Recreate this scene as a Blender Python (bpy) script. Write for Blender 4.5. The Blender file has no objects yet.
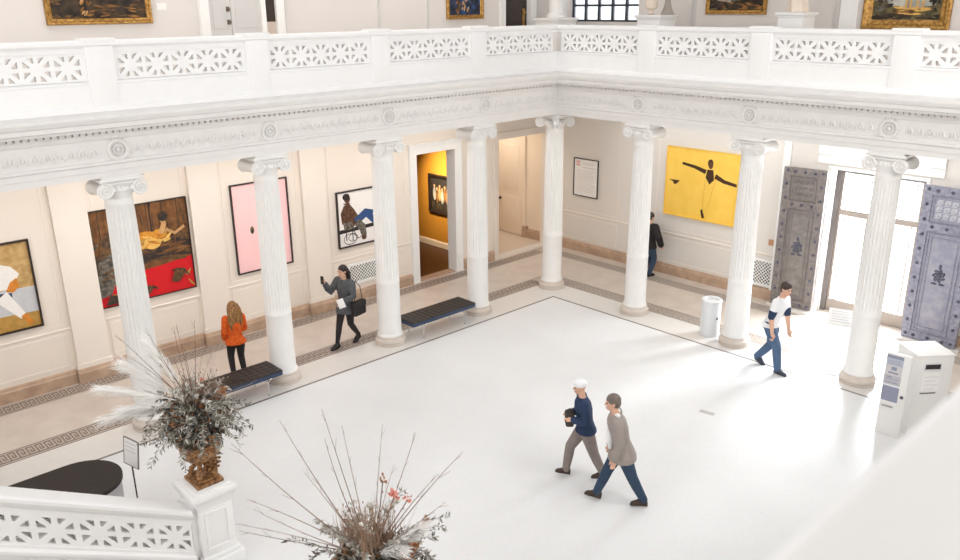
import bpy, bmesh, math, random
from math import pi, sin, cos, radians as R
from mathutils import Vector as V, Matrix as M
from mathutils.geometry import tessellate_polygon
random.seed(7)
scene = bpy.context.scene
COL = scene.collection

# ------------------------------------------------------------------ materials
def srgb(r, g, b):
    f = lambda c: (c/255/12.92) if c/255 <= .04045 else ((c/255+.055)/1.055)**2.4
    return (f(r), f(g), f(b), 1)

MATS = {}
def pm(name, rgb, rough=.6, var=.0, scale=6., metal=0., spec=.5, bump=0., rgb2=None, detail=4., stretch=None, coat=0., emit=0.):
    """Principled material with an object-space noise mottling between two colours."""
    m = bpy.data.materials.new(name); m.use_nodes = True
    nt = m.node_tree; b = nt.nodes['Principled BSDF']
    b.inputs['Roughness'].default_value = rough; b.inputs['Metallic'].default_value = metal
    b.inputs['Specular IOR Level'].default_value = spec
    b.inputs['Coat Weight'].default_value = coat
    c1 = srgb(*rgb)
    c2 = srgb(*rgb2) if rgb2 else tuple(max(0, c*(1-var)) for c in c1[:3])+(1,)
    tc = nt.nodes.new('ShaderNodeTexCoord'); mp = nt.nodes.new('ShaderNodeMapping'); nz = nt.nodes.new('ShaderNodeTexNoise')
    nz.inputs['Scale'].default_value = scale; nz.inputs['Detail'].default_value = detail
    if stretch: mp.inputs['Scale'].default_value = stretch
    nt.links.new(tc.outputs['Object'], mp.inputs['Vector']); nt.links.new(mp.outputs['Vector'], nz.inputs['Vector'])
    rp = nt.nodes.new('ShaderNodeValToRGB')
    rp.color_ramp.elements[0].position = .36; rp.color_ramp.elements[1].position = .64
    rp.color_ramp.elements[0].color = c2; rp.color_ramp.elements[1].color = c1
    nt.links.new(nz.outputs['Fac'], rp.inputs['Fac']); nt.links.new(rp.outputs['Color'], b.inputs['Base Color'])
    if bump:
        bp = nt.nodes.new('ShaderNodeBump'); bp.inputs['Strength'].default_value = bump; bp.inputs['Distance'].default_value = .01
        nt.links.new(nz.outputs['Fac'], bp.inputs['Height']); nt.links.new(bp.outputs['Normal'], b.inputs['Normal'])
    if emit:
        nt.links.new(rp.outputs['Color'], b.inputs['Emission Color']); b.inputs['Emission Strength'].default_value = emit
    MATS[name] = m
    return m

plaster   = pm('white plaster', (246, 245, 243), .7, .02, 3)
marble    = pm('white carved marble', (245, 244, 243), .55, .015, 5)
ent_mat   = pm('entablature stone', (234, 231, 228), .65, .03, 4)
colmat    = pm('column marble', (240, 238, 235), .5, .03, 4)
basemat   = pm('column base stone', (215, 203, 192), .5, .06, 9)
wallmat   = pm('warm gallery paint', (238, 228, 217), .75, .015, 2)
pilmat    = pm('warm pilaster paint', (240, 231, 221), .75, .015, 2)
upwall    = pm('grey upper wall paint', (228, 222, 218), .8, .015, 2)
upgrey    = pm('pale grey door paint', (214, 212, 210), .6, .02, 3)
tan       = pm('tan marble', (196, 168, 144), .35, .12, 5, rgb2=(178, 150, 128))
ceilm     = pm('ceiling plaster', (236, 230, 222), .85)
fret_dk   = pm('dark fret inlay', (126, 110, 98), .5, .1, 20)
fret_lt   = pm('grey fret inlay', (160, 148, 140), .5, .1, 20)
bandm     = pm('fret band stone', (190, 178, 168), .4, .06, 12)
linem     = pm('dark line inlay', (128, 118, 112), .4, .08, 15)
borderm   = pm('pale border stone', (226, 222, 217), .3, .03, 7)
ambm      = pm('beige gallery stone', (214, 203, 193), .4, .05, 2.5, rgb2=(205, 193, 182))
bronze    = pm('grey bronze door', (122, 116, 114), .5, .2, 8, metal=.15, rgb2=(146, 138, 132))
bronze2   = pm('brown bronze relief', (142, 132, 126), .5, .2, 14, metal=.15, rgb2=(116, 110, 110))
bronze_b  = pm('blue grey bronze door', (146, 148, 166), .5, .2, 8, metal=.15, rgb2=(166, 164, 174))
bronze_b2 = pm('blue grey bronze relief', (158, 158, 172), .5, .2, 14, metal=.15, rgb2=(132, 132, 150))
bronze_dk = pm('dark bronze studs', (92, 92, 108), .45, .2, 20, metal=.2)
bronze_hi = pm('pale bronze scrollwork', (212, 212, 218), .5, .1, 20, metal=.1)
frame_bk  = pm('dark brown frame', (46, 34, 28), .5, .2, 20)
gold      = pm('gilt frame', (196, 152, 82), .38, .3, 18, metal=.55, rgb2=(140, 98, 44))
chrome    = pm('chrome', (215, 215, 216), .18, .02, metal=.9)
steel     = pm('white painted metal', (226, 228, 230), .35, .02, metal=.1)
bench_top = pm('dark brown tufted leather', (50, 44, 40), .55, .25, 30)
bench_edge= pm('navy bench edge', (44, 62, 92), .5, .15, 20)
desk_top  = pm('dark brown desk top', (46, 37, 31), .75, .1, 8)
desk_body = pm('grey desk body', (176, 172, 174), .6, .05, 6)
kioskm    = pm('white laminate', (240, 238, 235), .45, .02, 3)
slotm     = pm('black slot', (52, 46, 44), .6)
paper     = pm('white paper', (246, 244, 242), .8)
skin      = pm('light skin', (222, 176, 150), .6, .06, 14)
skin_dk   = pm('brown skin', (96, 60, 42), .6, .1, 14)
urnm      = pm('bronzed urn', (176, 132, 88), .42, .35, 26, metal=.3, rgb2=(104, 70, 42), bump=.4)
black     = pm('black rubber', (34, 32, 32), .6)
wood_dk   = pm('dark wood floor', (92, 58, 36), .4, .25, 5, rgb2=(70, 42, 26), stretch=(1, 12, 1))
ochre     = pm('ochre gallery wall', (206, 142, 44), .8, .05, 3)
hallw     = pm('cream hall wall', (244, 228, 208), .75, .02, 3)
brown_door= pm('dark brown door', (54, 38, 30), .5, .2, 6)
winframe  = pm('dark window frame', (44, 52, 66), .5)
jambm     = pm('entry frame stone', (168, 156, 146), .5, .06, 6)
jambdk    = pm('dark entry jamb', (118, 110, 108), .5, .1, 6)

def terrazzo():
    m = bpy.data.materials.new('white terrazzo'); m.use_nodes = True; nt = m.node_tree; b = nt.nodes['Principled BSDF']
    tc = nt.nodes.new('ShaderNodeTexCoord')
    n1 = nt.nodes.new('ShaderNodeTexNoise'); n1.inputs['Scale'].default_value = .55; n1.inputs['Detail'].default_value = 5
    n2 = nt.nodes.new('ShaderNodeTexVoronoi'); n2.inputs['Scale'].default_value = 45
    r1 = nt.nodes.new('ShaderNodeValToRGB'); r1.color_ramp.elements[0].position = .3; r1.color_ramp.elements[1].position = .7
    r1.color_ramp.elements[0].color = srgb(228, 228, 228); r1.color_ramp.elements[1].color = srgb(236, 236, 236)
    mx = nt.nodes.new('ShaderNodeMix'); mx.data_type = 'RGBA'; mx.blend_type = 'MULTIPLY'; mx.inputs['Factor'].default_value = .05
    for n in (n1, n2): nt.links.new(tc.outputs['Object'], n.inputs['Vector'])
    nt.links.new(n1.outputs['Fac'], r1.inputs['Fac']); nt.links.new(r1.outputs['Color'], mx.inputs['A']); nt.links.new(n2.outputs['Color'], mx.inputs['B'])
    nt.links.new(mx.outputs['Result'], b.inputs['Base Color']); b.inputs['Roughness'].default_value = .48; b.inputs['Specular IOR Level'].default_value = .35
    return m
terr = terrazzo()

def glass(name, tint=(1, 1, 1, 1), refl=.06, haze=0.):
    m = bpy.data.materials.new(name); m.use_nodes = True; nt = m.node_tree; nt.nodes.clear()
    o = nt.nodes.new('ShaderNodeOutputMaterial'); t = nt.nodes.new('ShaderNodeBsdfTransparent'); t.inputs['Color'].default_value = tint
    g = nt.nodes.new('ShaderNodeBsdfGlossy'); g.inputs['Roughness'].default_value = .02
    mx = nt.nodes.new('ShaderNodeMixShader'); mx.inputs['Fac'].default_value = refl
    nt.links.new(t.outputs[0], mx.inputs[1]); nt.links.new(g.outputs[0], mx.inputs[2]); last = mx
    if haze:
        d = nt.nodes.new('ShaderNodeBsdfTranslucent'); m2 = nt.nodes.new('ShaderNodeMixShader'); m2.inputs['Fac'].default_value = haze
        nt.links.new(mx.outputs[0], m2.inputs[1]); nt.links.new(d.outputs[0], m2.inputs[2]); last = m2
    nt.links.new(last.outputs[0], o.inputs['Surface'])
    return m
clear = glass('clear pane')
frost = glass('frosted pane', haze=.25)
laypane = glass('grey laylight pane', (.7, .7, .705, 1), .02)

# ------------------------------------------------------------------ mesh builder
class MB:
    def __init__(s): s.v = []; s.f = []; s.m = []
    def add(s, verts, faces, mi=0):
        b = len(s.v); s.v += [tuple(p) for p in verts]; s.f += [tuple(b+i for i in f) for f in faces]; s.m += [mi]*len(faces); return s
    def box(s, lo, hi, mi=0, mat=None):
        x0, y0, z0 = lo; x1, y1, z1 = hi
        vs = [V(p) for p in ((x0,y0,z0),(x1,y0,z0),(x1,y1,z0),(x0,y1,z0),(x0,y0,z1),(x1,y0,z1),(x1,y1,z1),(x0,y1,z1))]
        if mat: vs = [mat @ p for p in vs]
        return s.add(vs, [(0,3,2,1),(4,5,6,7),(0,1,5,4),(1,2,6,5),(2,3,7,6),(3,0,4,7)], mi)
    def rbox(s, lo, hi, r=.01, mi=0, mat=None):
        """box with chamfered edges"""
        x0, y0, z0 = lo; x1, y1, z1 = hi
        r = min(r, (x1-x0)/2.01, (y1-y0)/2.01, (z1-z0)/2.01)
        bm = bmesh.new(); bmesh.ops.create_cube(bm, size=1)
        for v in bm.verts: v.co = V(((x0+x1)/2+v.co.x*(x1-x0), (y0+y1)/2+v.co.y*(y1-y0), (z0+z1)/2+v.co.z*(z1-z0)))
        bmesh.ops.bevel(bm, geom=bm.edges[:], offset=r, segments=2, profile=.6, affect='EDGES')
        return s.from_bm(bm, mi, mat)
    def from_bm(s, bm, mi=0, mat=None):
        bm.verts.index_update()
        s.add([(mat @ v.co if mat else v.co.copy()) for v in bm.verts], [[v.index for v in f.verts] for f in bm.faces], mi); bm.free(); return s
    def lathe(s, prof, c=(0,0,0), seg=24, mi=0, flute=None, mat=None):
        """prof [(r,z)]; flute(k,angle,r)->r lets rings vary"""
        vs = []; n = len(prof)
        for k, (r, z) in enumerate(prof):
            for j in range(seg):
                a = 2*pi*j/seg; rr = flute(k, j, r) if flute else r
                p = V((rr*cos(a), rr*sin(a), z))
                vs.append((mat @ p if mat else p)+V(c))
        fs = [(k*seg+j, k*seg+(j+1) % seg, (k+1)*seg+(j+1) % seg, (k+1)*seg+j) for k in range(n-1) for j in range(seg)]
        fs.append(tuple(range(seg-1, -1, -1))); fs.append(tuple((n-1)*seg+j for j in range(seg)))
        return s.add(vs, fs, mi)
    def tube(s, pts, rad, seg=8, mi=0, flat=1., up=None, cap=True):
        pts = [V(p) for p in pts]; n = len(pts)
        if not isinstance(rad, (list, tuple)): rad = [rad]*n
        if cap == 'round':
            d0 = (pts[0]-pts[1]).normalized(); d1 = (pts[-1]-pts[-2]).normalized(); r0, r1 = rad[0], rad[-1]
            pre = [(pts[0]+d0*r0*k, r0*q) for k, q in ((.96, .28), (.7, .71), (.38, .925))]
            post = [(pts[-1]+d1*r1*k, r1*q) for k, q in ((.38, .925), (.7, .71), (.96, .28))]
            pts = [p for p, _ in pre]+pts+[p for p, _ in post]; rad = [r for _, r in pre]+list(rad)+[r for _, r in post]; n = len(pts)
        vs = []; u = V(up) if up else None
        for i in range(n):
            t = (pts[min(i+1, n-1)]-pts[max(i-1, 0)]).normalized()
            if u is None: u = t.orthogonal()
            u = (u-t*u.dot(t))
            u = u.normalized() if u.length > 1e-6 else t.orthogonal().normalized()
            w = t.cross(u)
            for j in range(seg):
                a = 2*pi*j/seg; vs.append(pts[i]+u*(cos(a)*rad[i]*flat)+w*(sin(a)*rad[i]))
        fs = [(k*seg+j, k*seg+(j+1) % seg, (k+1)*seg+(j+1) % seg, (k+1)*seg+j) for k in range(n-1) for j in range(seg)]
        if cap: fs += [tuple(range(seg-1, -1, -1)), tuple((n-1)*seg+j for j in range(seg))]
        return s.add(vs, fs, mi)
    def rings(s, rs, seg=16, mi=0):
        """rs: [(centre, axis_a vec, axis_b vec)] elliptical rings, closed at both ends"""
        vs = []
        for c, a, b in rs:
            for j in range(seg):
                t = 2*pi*j/seg; vs.append(V(c)+V(a)*cos(t)+V(b)*sin(t))
        n = len(rs)
        fs = [(k*seg+j, k*seg+(j+1) % seg, (k+1)*seg+(j+1) % seg, (k+1)*seg+j) for k in range(n-1) for j in range(seg)]
        fs += [tuple(range(seg-1, -1, -1)), tuple((n-1)*seg+j for j in range(seg))]
        return s.add(vs, fs, mi)
    def ball(s, c, r, mi=0, seg=12, ring=8, mat=None):
        r = (r, r, r) if not isinstance(r, (list, tuple)) else r
        vs = []; fs = []
        for i in range(1, ring):
            for j in range(seg):
                a = pi*i/ring; t = 2*pi*j/seg; p = V((r[0]*sin(a)*cos(t), r[1]*sin(a)*sin(t), r[2]*cos(a)))
                vs.append((mat @ p if mat else p)+V(c))
        top = len(vs); p = V((0,0,r[2])); vs.append((mat @ p if mat else p)+V(c)); vs.append((-(mat @ p) if mat else -p)+V(c))
        for i in range(ring-2):
            for j in range(seg): fs.append((i*seg+j, (i+1)*seg+j, (i+1)*seg+(j+1) % seg, i*seg+(j+1) % seg))
        for j in range(seg):
            fs.append((top, j, (j+1) % seg)); fs.append((top+1, (ring-2)*seg+(j+1) % seg, (ring-2)*seg+j))
        return s.add(vs, fs, mi)
    def prism(s, poly, fn, d0, d1, mi=0):
        """poly 2-D loop; fn(u,v,d)->3-D point; caps triangulated as ngons"""
        n = len(poly); vs = [fn(u, v, d0) for u, v in poly]+[fn(u, v, d1) for u, v in poly]
        return s.add(vs, [tuple(range(n-1, -1, -1)), tuple(range(n, 2*n))]+[(i, (i+1) % n, n+(i+1) % n, n+i) for i in range(n)], mi)
    def sweep(s, prof, stations, mi=0, closed_prof=True, caps=True):
        """prof [(o,z)]; stations: functions (o,z)->point"""
        n = len(prof); vs = [st(o, z) for st in stations for o, z in prof]
        fs = []
        for k in range(len(stations)-1):
            for i in range(n if closed_prof else n-1):
                fs.append((k*n+i, k*n+(i+1) % n, (k+1)*n+(i+1) % n, (k+1)*n+i))
        if caps and closed_prof: fs += [tuple(range(n-1, -1, -1)), tuple((len(stations)-1)*n+i for i in range(n))]
        return s.add(vs, fs, mi)
    def mesh(s, name, mats, smooth=True, ang=38):
        me = bpy.data.meshes.new(name); me.from_pydata([tuple(p) for p in s.v], [], s.f)
        for m in (mats if isinstance(mats, (list, tuple)) else [mats]): me.materials.append(m)
        me.polygons.foreach_set('material_index', s.m)
        bm = bmesh.new(); bm.from_mesh(me); bmesh.ops.recalc_face_normals(bm, faces=bm.faces[:])
        for fc in bm.faces: fc.smooth = smooth
        if smooth:
            for e in bm.edges:
                if len(e.link_faces) == 2 and e.calc_face_angle(0) > R(ang): e.smooth = False
        bm.to_mesh(me); bm.free(); me.update()
        return me
    def obj(s, name, mats, parent=None, loc=None, rz=0, smooth=True, ang=38):
        o = bpy.data.objects.new(name, s.mesh(name, mats, smooth, ang)); COL.objects.link(o)
        if parent: o.parent = parent
        if loc: o.location = loc
        if rz: o.rotation_euler.z = rz
        return o

def tag(o, label=None, cat=None, group=None, kind=None):
    if label: o['label'] = label
    if cat: o['category'] = cat
    if group: o['group'] = group
    if kind: o['kind'] = kind
    return o
def thing(name, label, cat, loc=(0,0,0), rz=0, group=None):
    o = bpy.data.objects.new(name, None); COL.objects.link(o); o.location = loc; o.rotation_euler.z = rz; o.empty_display_size = .2
    return tag(o, label, cat, group)
def struct(o): o['kind'] = 'structure'; return o
def dup(root, loc=None, rz=None, label=None, group=None, parent=None):
    c = root.copy(); COL.objects.link(c)
    if parent: c.parent = parent
    if loc is not None: c.location = loc
    if rz is not None: c.rotation_euler.z = rz
    if label: c['label'] = label
    if group: c['group'] = group
    for ch in list(root.children): dup(ch, parent=c)
    return c

S = 2.533           # column spacing
NL, NB = 8, 5       # bays
CX, CY = NB*S, -NL*S
WL, WB = -2.62, 2.92  # wall planes of the left and back galleries
GZ = 5.25           # upper gallery floor
TOP = 9.6

# ------------------------------------------------------------------ floor
def ring(mb, a, b, mi, z):
    """L-shaped strip between offsets a<b outward of the court's corner (offset = -x on the left side, y on the back)"""
    y0 = CY-1.5; x1 = CX+2.6
    mb.add([(-b, y0, z), (-a, y0, z), (-a, a, z), (-b, b, z)], [(0,1,2,3)], mi)
    mb.add([(-a, a, z), (x1, a, z), (x1, b, z), (-b, b, z)], [(0,1,2,3)], mi)
mb = MB()
mb.add([(.555, CY-1.5, 0), (CX+2.6, CY-1.5, 0), (CX+2.6, -.555, 0), (.555, -.555, 0)], [(0,1,2,3)], 0)
ring(mb, -.555, -.50, 1, 0); ring(mb, -.50, .30, 2, 0); ring(mb, .30, .33, 1, 0); ring(mb, .33, .70, 3, 0); ring(mb, .70, .73, 1, 0)
ring(mb, .73, 2.12, 4, 0); ring(mb, 2.12, 2.14, 1, 0); ring(mb, 2.14, 2.48, 3, 0); ring(mb, 2.48, 2.50, 1, 0)
mb.add([(WL-.26, CY-1.5, 0), (-2.5, CY-1.5, 0), (-2.5, 2.5, 0), (WL-.26, 2.5, 0)], [(0,1,2,3)], 4)
mb.add([(WL-.26, 2.5, 0), (CX+2.6, 2.5, 0), (CX+2.6, 4.2, 0), (WL-.26, 4.2, 0)], [(0,1,2,3)], 4)
mb.box((WL-.45, CY-1.5, -.3), (CX+2.6, 4.2, -.01), 4)
struct(mb.obj('floor', [terr, linem, borderm, bandm, ambm], smooth=False))

def fret(name, o0, o1, lo, hi, along_y):
    """Greek key inlay between offsets o0..o1: thin dark bars set into the band"""
    mb = MB(); w = .018; p = .135; n = int((hi-lo)/p); z0, z1 = .0005, .003
    def bar(u0, u1, t0, t1):
        a, b = (o0+(o1-o0)*t0, o0+(o1-o0)*t1)
        lo3, hi3 = ((-b, u0, z0), (-a, u1, z1)) if along_y else ((u0, a, z0), (u1, b, z1))
        mb.box(lo3, hi3)
    for i in range(n):
        u = lo+i*p
        bar(u, u+w, .08, .92); bar(u, u+.1, .84, .92); bar(u+.085, u+.103, .32, .92)
        bar(u+.045, u+.1, .32, .40); bar(u+.045, u+.062, .32, .64); bar(u+w, u+p, .08, .16)
    return struct(mb.obj(name, fret_dk if along_y else fret_lt, smooth=False))
fret('trim_1', .34, .69, CY-1, .2, True); fret('trim_2', 2.15, 2.47, CY-1, 2.1, True)
fret('trim_3', .34, .69, -.2, CX, False); fret('trim_4', 2.15, 2.47, -2.1, CX, False)

# ------------------------------------------------------------------ walls
TH = .26
D1 = (-2.13, -.86, 3.27); D2 = (.68, 2.74, 3.31)     # doorways in the left wall: y0,y1,height
UD = (.94, 1.91, 7.6)                                    # upper brown doorway
mb = MB(); x0, x1 = WL-TH, WL
ys = [CY-1.5, D1[0], D1[1], D2[0], D2[1], WB+TH]
for a, b in ((0, 1), (2, 3), (4, 5)): mb.box((x0, ys[a], 0), (x1, ys[b], 4.6))
for d in (D1, D2): mb.box((x0, d[0], d[2]), (x1, d[1], 4.6))
struct(mb.obj('wall_left', wallmat, smooth=False))
mb = MB(); mb.box((x0, CY-1.5, 4.6), (x1, UD[0], TOP)); mb.box((x0, UD[1], 4.6), (x1, WB+TH, TOP)); mb.box((x0, UD[0], UD[2]), (x1, UD[1], TOP)); mb.box((x0, UD[0], 4.6), (x1, UD[1], GZ))
struct(mb.obj('wall_upper_left', upwall, smooth=False))
EX0, EX1, EZ = 5.38, 7.32, 3.30                          # entry portal
WX0, WX1, WZ0, WZ1 = -2.1, .1, 6.26, 8.6                 # upper window
mb = MB(); y0, y1 = WB, WB+TH
mb.box((WL, y0, 0), (EX0, y1, 4.6)); mb.box((EX1, y0, 0), (CX+2.6, y1, 4.6)); mb.box((EX0, y0, EZ), (EX1, y1, 4.6))
struct(mb.obj('wall_back', pm('back gallery paint', (229, 223, 216), .75, .015, 2), smooth=False))
mb = MB()
mb.box((WL, y0, 4.6), (WX0, y1, TOP)); mb.box((WX1, y0, 4.6), (CX+2.6, y1, TOP)); mb.box((WX0, y0, 4.6), (WX1, y1, WZ0)); mb.box((WX0, y0, WZ1), (WX1, y1, TOP))
struct(mb.obj('wall_upper_back', upwall, smooth=False))
mb = MB(); mb.box((CX+2.6, CY-1.5, 0), (CX+2.9, WB+TH, TOP)); struct(mb.obj('wall_right', plaster, smooth=False))
mb = MB(); mb.box((WL-TH, CY-1.9, 0), (CX+2.9, CY-1.5, TOP)); struct(mb.obj('wall_front', plaster, smooth=False))
# gallery slab / lower gallery ceiling
mb = MB()
mb.box((WL, CY-1.5, 4.62), (.05, WB, GZ)); mb.box((.05, -.05, 4.62), (CX+2.6, WB, GZ)); mb.box((CX+.03, CY-1.5, 4.45), (CX+2.6, -.05, GZ-.02))
mb.box((.05, CY-1.5, 4.62), (CX+.03, CY, GZ))
struct(mb.obj('ceiling', ceilm, smooth=False))
mb = MB()
mb.box((WL, CY-1.5, TOP), (.0, WB, TOP+.2)); mb.box((.0, 0, TOP), (CX+2.6, WB, TOP+.2)); mb.box((CX, CY-1.5, TOP), (CX+2.6, 0, TOP+.2)); mb.box((0, CY-1.5, TOP), (CX, CY, TOP+.2))
struct(mb.obj('ceiling_upper', ceilm, smooth=False))

# glazed laylight over the court
ll = struct(bpy.data.objects.new('window_2', None)); COL.objects.link(ll)
mb = MB(); mb.box((0, CY, TOP+.08), (CX, 0, TOP+.09)); struct(mb.obj('pane', laypane, ll, smooth=False))
mb = MB()
for k in range(NB+1): mb.box((k*S-.06, CY, TOP), (k*S+.06, 0, TOP+.12))
for k in range(NL+1): mb.box((0, -k*S-.06, TOP), (CX, -k*S+.06, TOP+.12))
struct(mb.obj('window_frame', plaster, ll, smooth=False))

# baseboards with a stepped profile; left one breaks at the doorways
BP = [(0, 0), (.07, 0), (.07, .2), (.05, .235), (.05, .255), (.02, .275), (0, .275)]
def run_y(prof, y0, y1, x, name, mat): 
    return MB().sweep(prof, [lambda o, z: (x+o, y0, z), lambda o, z: (x+o, y1, z)]).obj(name, mat, smooth=False)
def run_x(prof, x0, x1, y, name, mat):
    return MB().sweep(prof, [lambda o, z: (x0, y-o, z), lambda o, z: (x1, y-o, z)]).obj(name, mat, smooth=False)
mb = MB()
for a, b in ((CY-1.5, D1[0]-.24), (D1[1]+.24, D2[0]-.16), (D2[1]+.08, WB)):
    mb.sweep(BP, [lambda o, z, a=a: (WL+o, a, z), lambda o, z, b=b: (WL+o, b, z)])
for k in range(0, 5):                                    # returns round the pilasters
    yc = -S*(k+0) - 2*S if k < 3 else None
for yc in (-4*S, -3*S, -2*S):
    mb.sweep([(o+.085, z) for o, z in BP], [lambda o, z, yc=yc: (WL+o, yc-.345, z), lambda o, z, yc=yc: (WL+o, yc+.345, z)])
struct(mb.obj('baseboard_left', tan, smooth=False))
mb = MB()
for a, b in ((WL+.07, EX0-.15), (EX1+.15, CX+2.6)):
    mb.sweep(BP, [lambda o, z, a=a: (a, WB-o, z), lambda o, z, b=b: (b, WB-o, z)])
struct(mb.obj('baseboard_back', tan, smooth=False))
# pilasters, chair rail and panel mouldings
for i, yc in enumerate((-4*S, -3*S, -2*S)):
    mb = MB(); mb.box((WL-.002, yc-.3, .2), (WL+.08, yc+.3, 4.1)); mb.box((WL, yc-.34, 3.95), (WL+.12, yc+.34, 4.12)); mb.box((WL, yc-.36, 4.12), (WL+.15, yc+.36, 4.2))
    mb.box((WL, yc-.325, .27), (WL+.1, yc+.325, .36))
    struct(mb.obj('trim_%d' % (5+i), pilmat, smooth=False))
CR = [(0, 1.06), (.01, 1.06), (.018, 1.075), (.018, 1.095), (.01, 1.11), (0, 1.11)]
mb = MB()
bays = [(-4*S-3.0, -4*S-.3), (-4*S+.3, -3*S-.3), (-3*S+.3, -2*S-.3), (-2*S+.3, D1[0]-.26)]
for a, b in bays: mb.sweep(CR, [lambda o, z, a=a: (WL+o, a, z), lambda o, z, b=b: (WL+o, b, z)])
def panel_y(a, b, z0, z1):
    for lo, hi in (((a, z0), (b, z0+.03)), ((a, z1-.03), (b, z1)), ((a, z0+.03), (a+.03, z1-.03)), ((b-.03, z0+.03), (b, z1-.03))):
        mb.box((WL-.001, lo[0], lo[1]), (WL+.007, hi[0], hi[1]))
for a, b in bays:
    panel_y(a+.1, b-.1, 1.18, 3.95); panel_y(a+.1, b-.1, .36, 1.0)
struct(mb.obj('trim_8', pilmat, smooth=False))
mb = MB()
for a, b in ((WL, EX0-.95), (EX1+1.1, CX+2.6)):
    mb.sweep(CR, [lambda o, z, a=a: (a, WB-o, z), lambda o, z, b=b: (b, WB-o, z)])
def panel_x(a, b, z0, z1):
    for lo, hi in (((a, z0), (b, z0+.025)), ((a, z1-.025), (b, z1)), ((a, z0+.025), (a+.025, z1-.025)), ((b-.025, z0+.025), (b, z1-.025))):
        mb.box((lo[0], WB-.006, lo[1]), (hi[0], WB+.001, hi[1]))
for a, b in ((-2.2, -.25), (.95, 3.6)): panel_x(a, b, 1.18, 3.95); panel_x(a, b, .34, 1.0)
struct(mb.obj('trim_9', wallmat, smooth=False))
# door casings of the left wall
def casing(name, y0, y1, h, w, mat, x=WL, d=.05, w2=None, z0=0.):
    mb = MB(); w2 = w2 or w
    mb.box((x-TH-.02, y0-w, z0), (x+d, y0+.012, h+w)); mb.box((x-TH-.02, y1-.012, z0), (x+d, y1+w2, h+w)); mb.box((x-TH-.02, y0+.012, h-.012), (x+d, y1-.012, h+w))
    mb.box((x, y0-w-.04, h+w), (x+d+.05, y1+w2+.04, h+w+.05)); mb.box((x, y0-w-.02, h+w-.035), (x+d+.025, y1+w2+.02, h+w))
    mb.box((x, y0-w-.015, z0), (x+d+.02, y0-w+.03, h+w-.035)); mb.box((x, y1+w2-.03, z0), (x+d+.02, y1+w2+.015, h+w-.035))
    return struct(mb.obj(name, mat, smooth=False))
casing('trim_10', D1[0], D1[1], D1[2], .2, plaster); casing('trim_11', D2[0], D2[1], D2[2], .13, wallmat, w2=.06)
casing('trim_12', UD[0], UD[1], UD[2], .16, plaster, z0=GZ)

# ------------------------------------------------------------------ rooms seen through the doorways
XL = WL-TH
mb = MB(); mb.add([(XL-5, .32-4.5, .0), (XL, .32-4.5, .0), (XL, .32, 0), (XL-5, .32, 0)], [(0,1,2,3)]); struct(mb.obj('floor_gallery', wood_dk, smooth=False))
mb = MB(); mb.box((XL-5, .32, 0), (XL, .42, 3.9)); mb.box((XL-5.1, -4.2, 0), (XL-5, .42, 3.9)); mb.box((XL-5.1, -4.3, 0), (XL, -4.2, 3.9))
struct(mb.obj('wall_gallery', ochre, smooth=False))
mb = MB(); mb.box((XL-5.1, -4.3, 3.9), (XL, .42, 4.0)); struct(mb.obj('ceiling_gallery', ceilm, smooth=False))
struct(run_x([(0, 0), (.03, 0), (.03, .14), (.015, .18), (0, .18)], XL-5, XL, .32, 'baseboard_gallery', hallw))
mb = MB(); mb.box((XL-4.5, WB, 0), (XL, WB+.1, 3.9)); mb.box((XL-4.6, .45, 0), (XL-4.5, WB+.1, 3.9)); mb.box((XL-4.5, .44, 0), (XL, .54, 3.9))
struct(mb.obj('wall_hall', hallw, smooth=False))
mb = MB(); mb.box((XL-4.6, .44, 3.9), (XL, WB+.1, 4.0)); struct(mb.obj('ceiling_hall', ceilm, smooth=False))
mb = MB(); mb.add([(XL-4.5, .54, 0), (XL, .54, 0), (XL, WB, 0), (XL-4.5, WB, 0)], [(0,1,2,3)]); struct(mb.obj('floor_hall', pm('pale hall floor', (216, 200, 184), .4, .04), smooth=False))
mb = MB(); mb.box((WL-TH, D2[0], .0), (WL+.02, D2[1], .012)); struct(mb.obj('trim_13', borderm, smooth=False))
mb = MB(); mb.box((WL-TH, D1[0], .0), (WL+.02, D1[1], .012)); struct(mb.obj('trim_14', tan, smooth=False))
mb = MB(); mb.sweep(BP, [lambda o, z: (-3.62, WB-o, z), lambda o, z: (XL, WB-o, z)]); mb.box((-3.72, WB-.1, 0), (-3.55, WB, .34)); struct(mb.obj('baseboard_hall', tan, smooth=False))
# cream panelled door in the hall
d4 = struct(bpy.data.objects.new('door_4', None)); COL.objects.link(d4)
mb = MB(); mb.rbox((-4.75, WB-.05, .02), (-3.75, WB-.005, 2.95), .006)
for z0, z1 in ((.25, 1.2), (1.35, 2.75)): mb.rbox((-4.6, WB-.062, z0), (-3.9, WB-.045, z1), .01)
struct(mb.obj('door_panel', hallw, d4))
mb = MB(); mb.tube([(-4.68, WB-.05, 1.06), (-4.68, WB-.1, 1.06)], .012); mb.ball((-4.68, WB-.115, 1.06), .035); mb.lathe([(.04, 0), (.04, .008)], mat=M.Rotation(pi/2, 4, 'X'), c=(-4.68, WB-.05, 1.06))
struct(mb.obj('door_knob', frame_bk, d4))
mb = MB(); mb.box((-3.75, WB-.07, 0), (-3.65, WB, 3.05)); mb.box((-4.85, WB-.07, 0), (-4.75, WB, 3.05)); mb.box((-4.75, WB-.07, 2.95), (-3.75, WB, 3.05)); struct(mb.obj('door_frame', hallw, d4, smooth=False))

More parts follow.
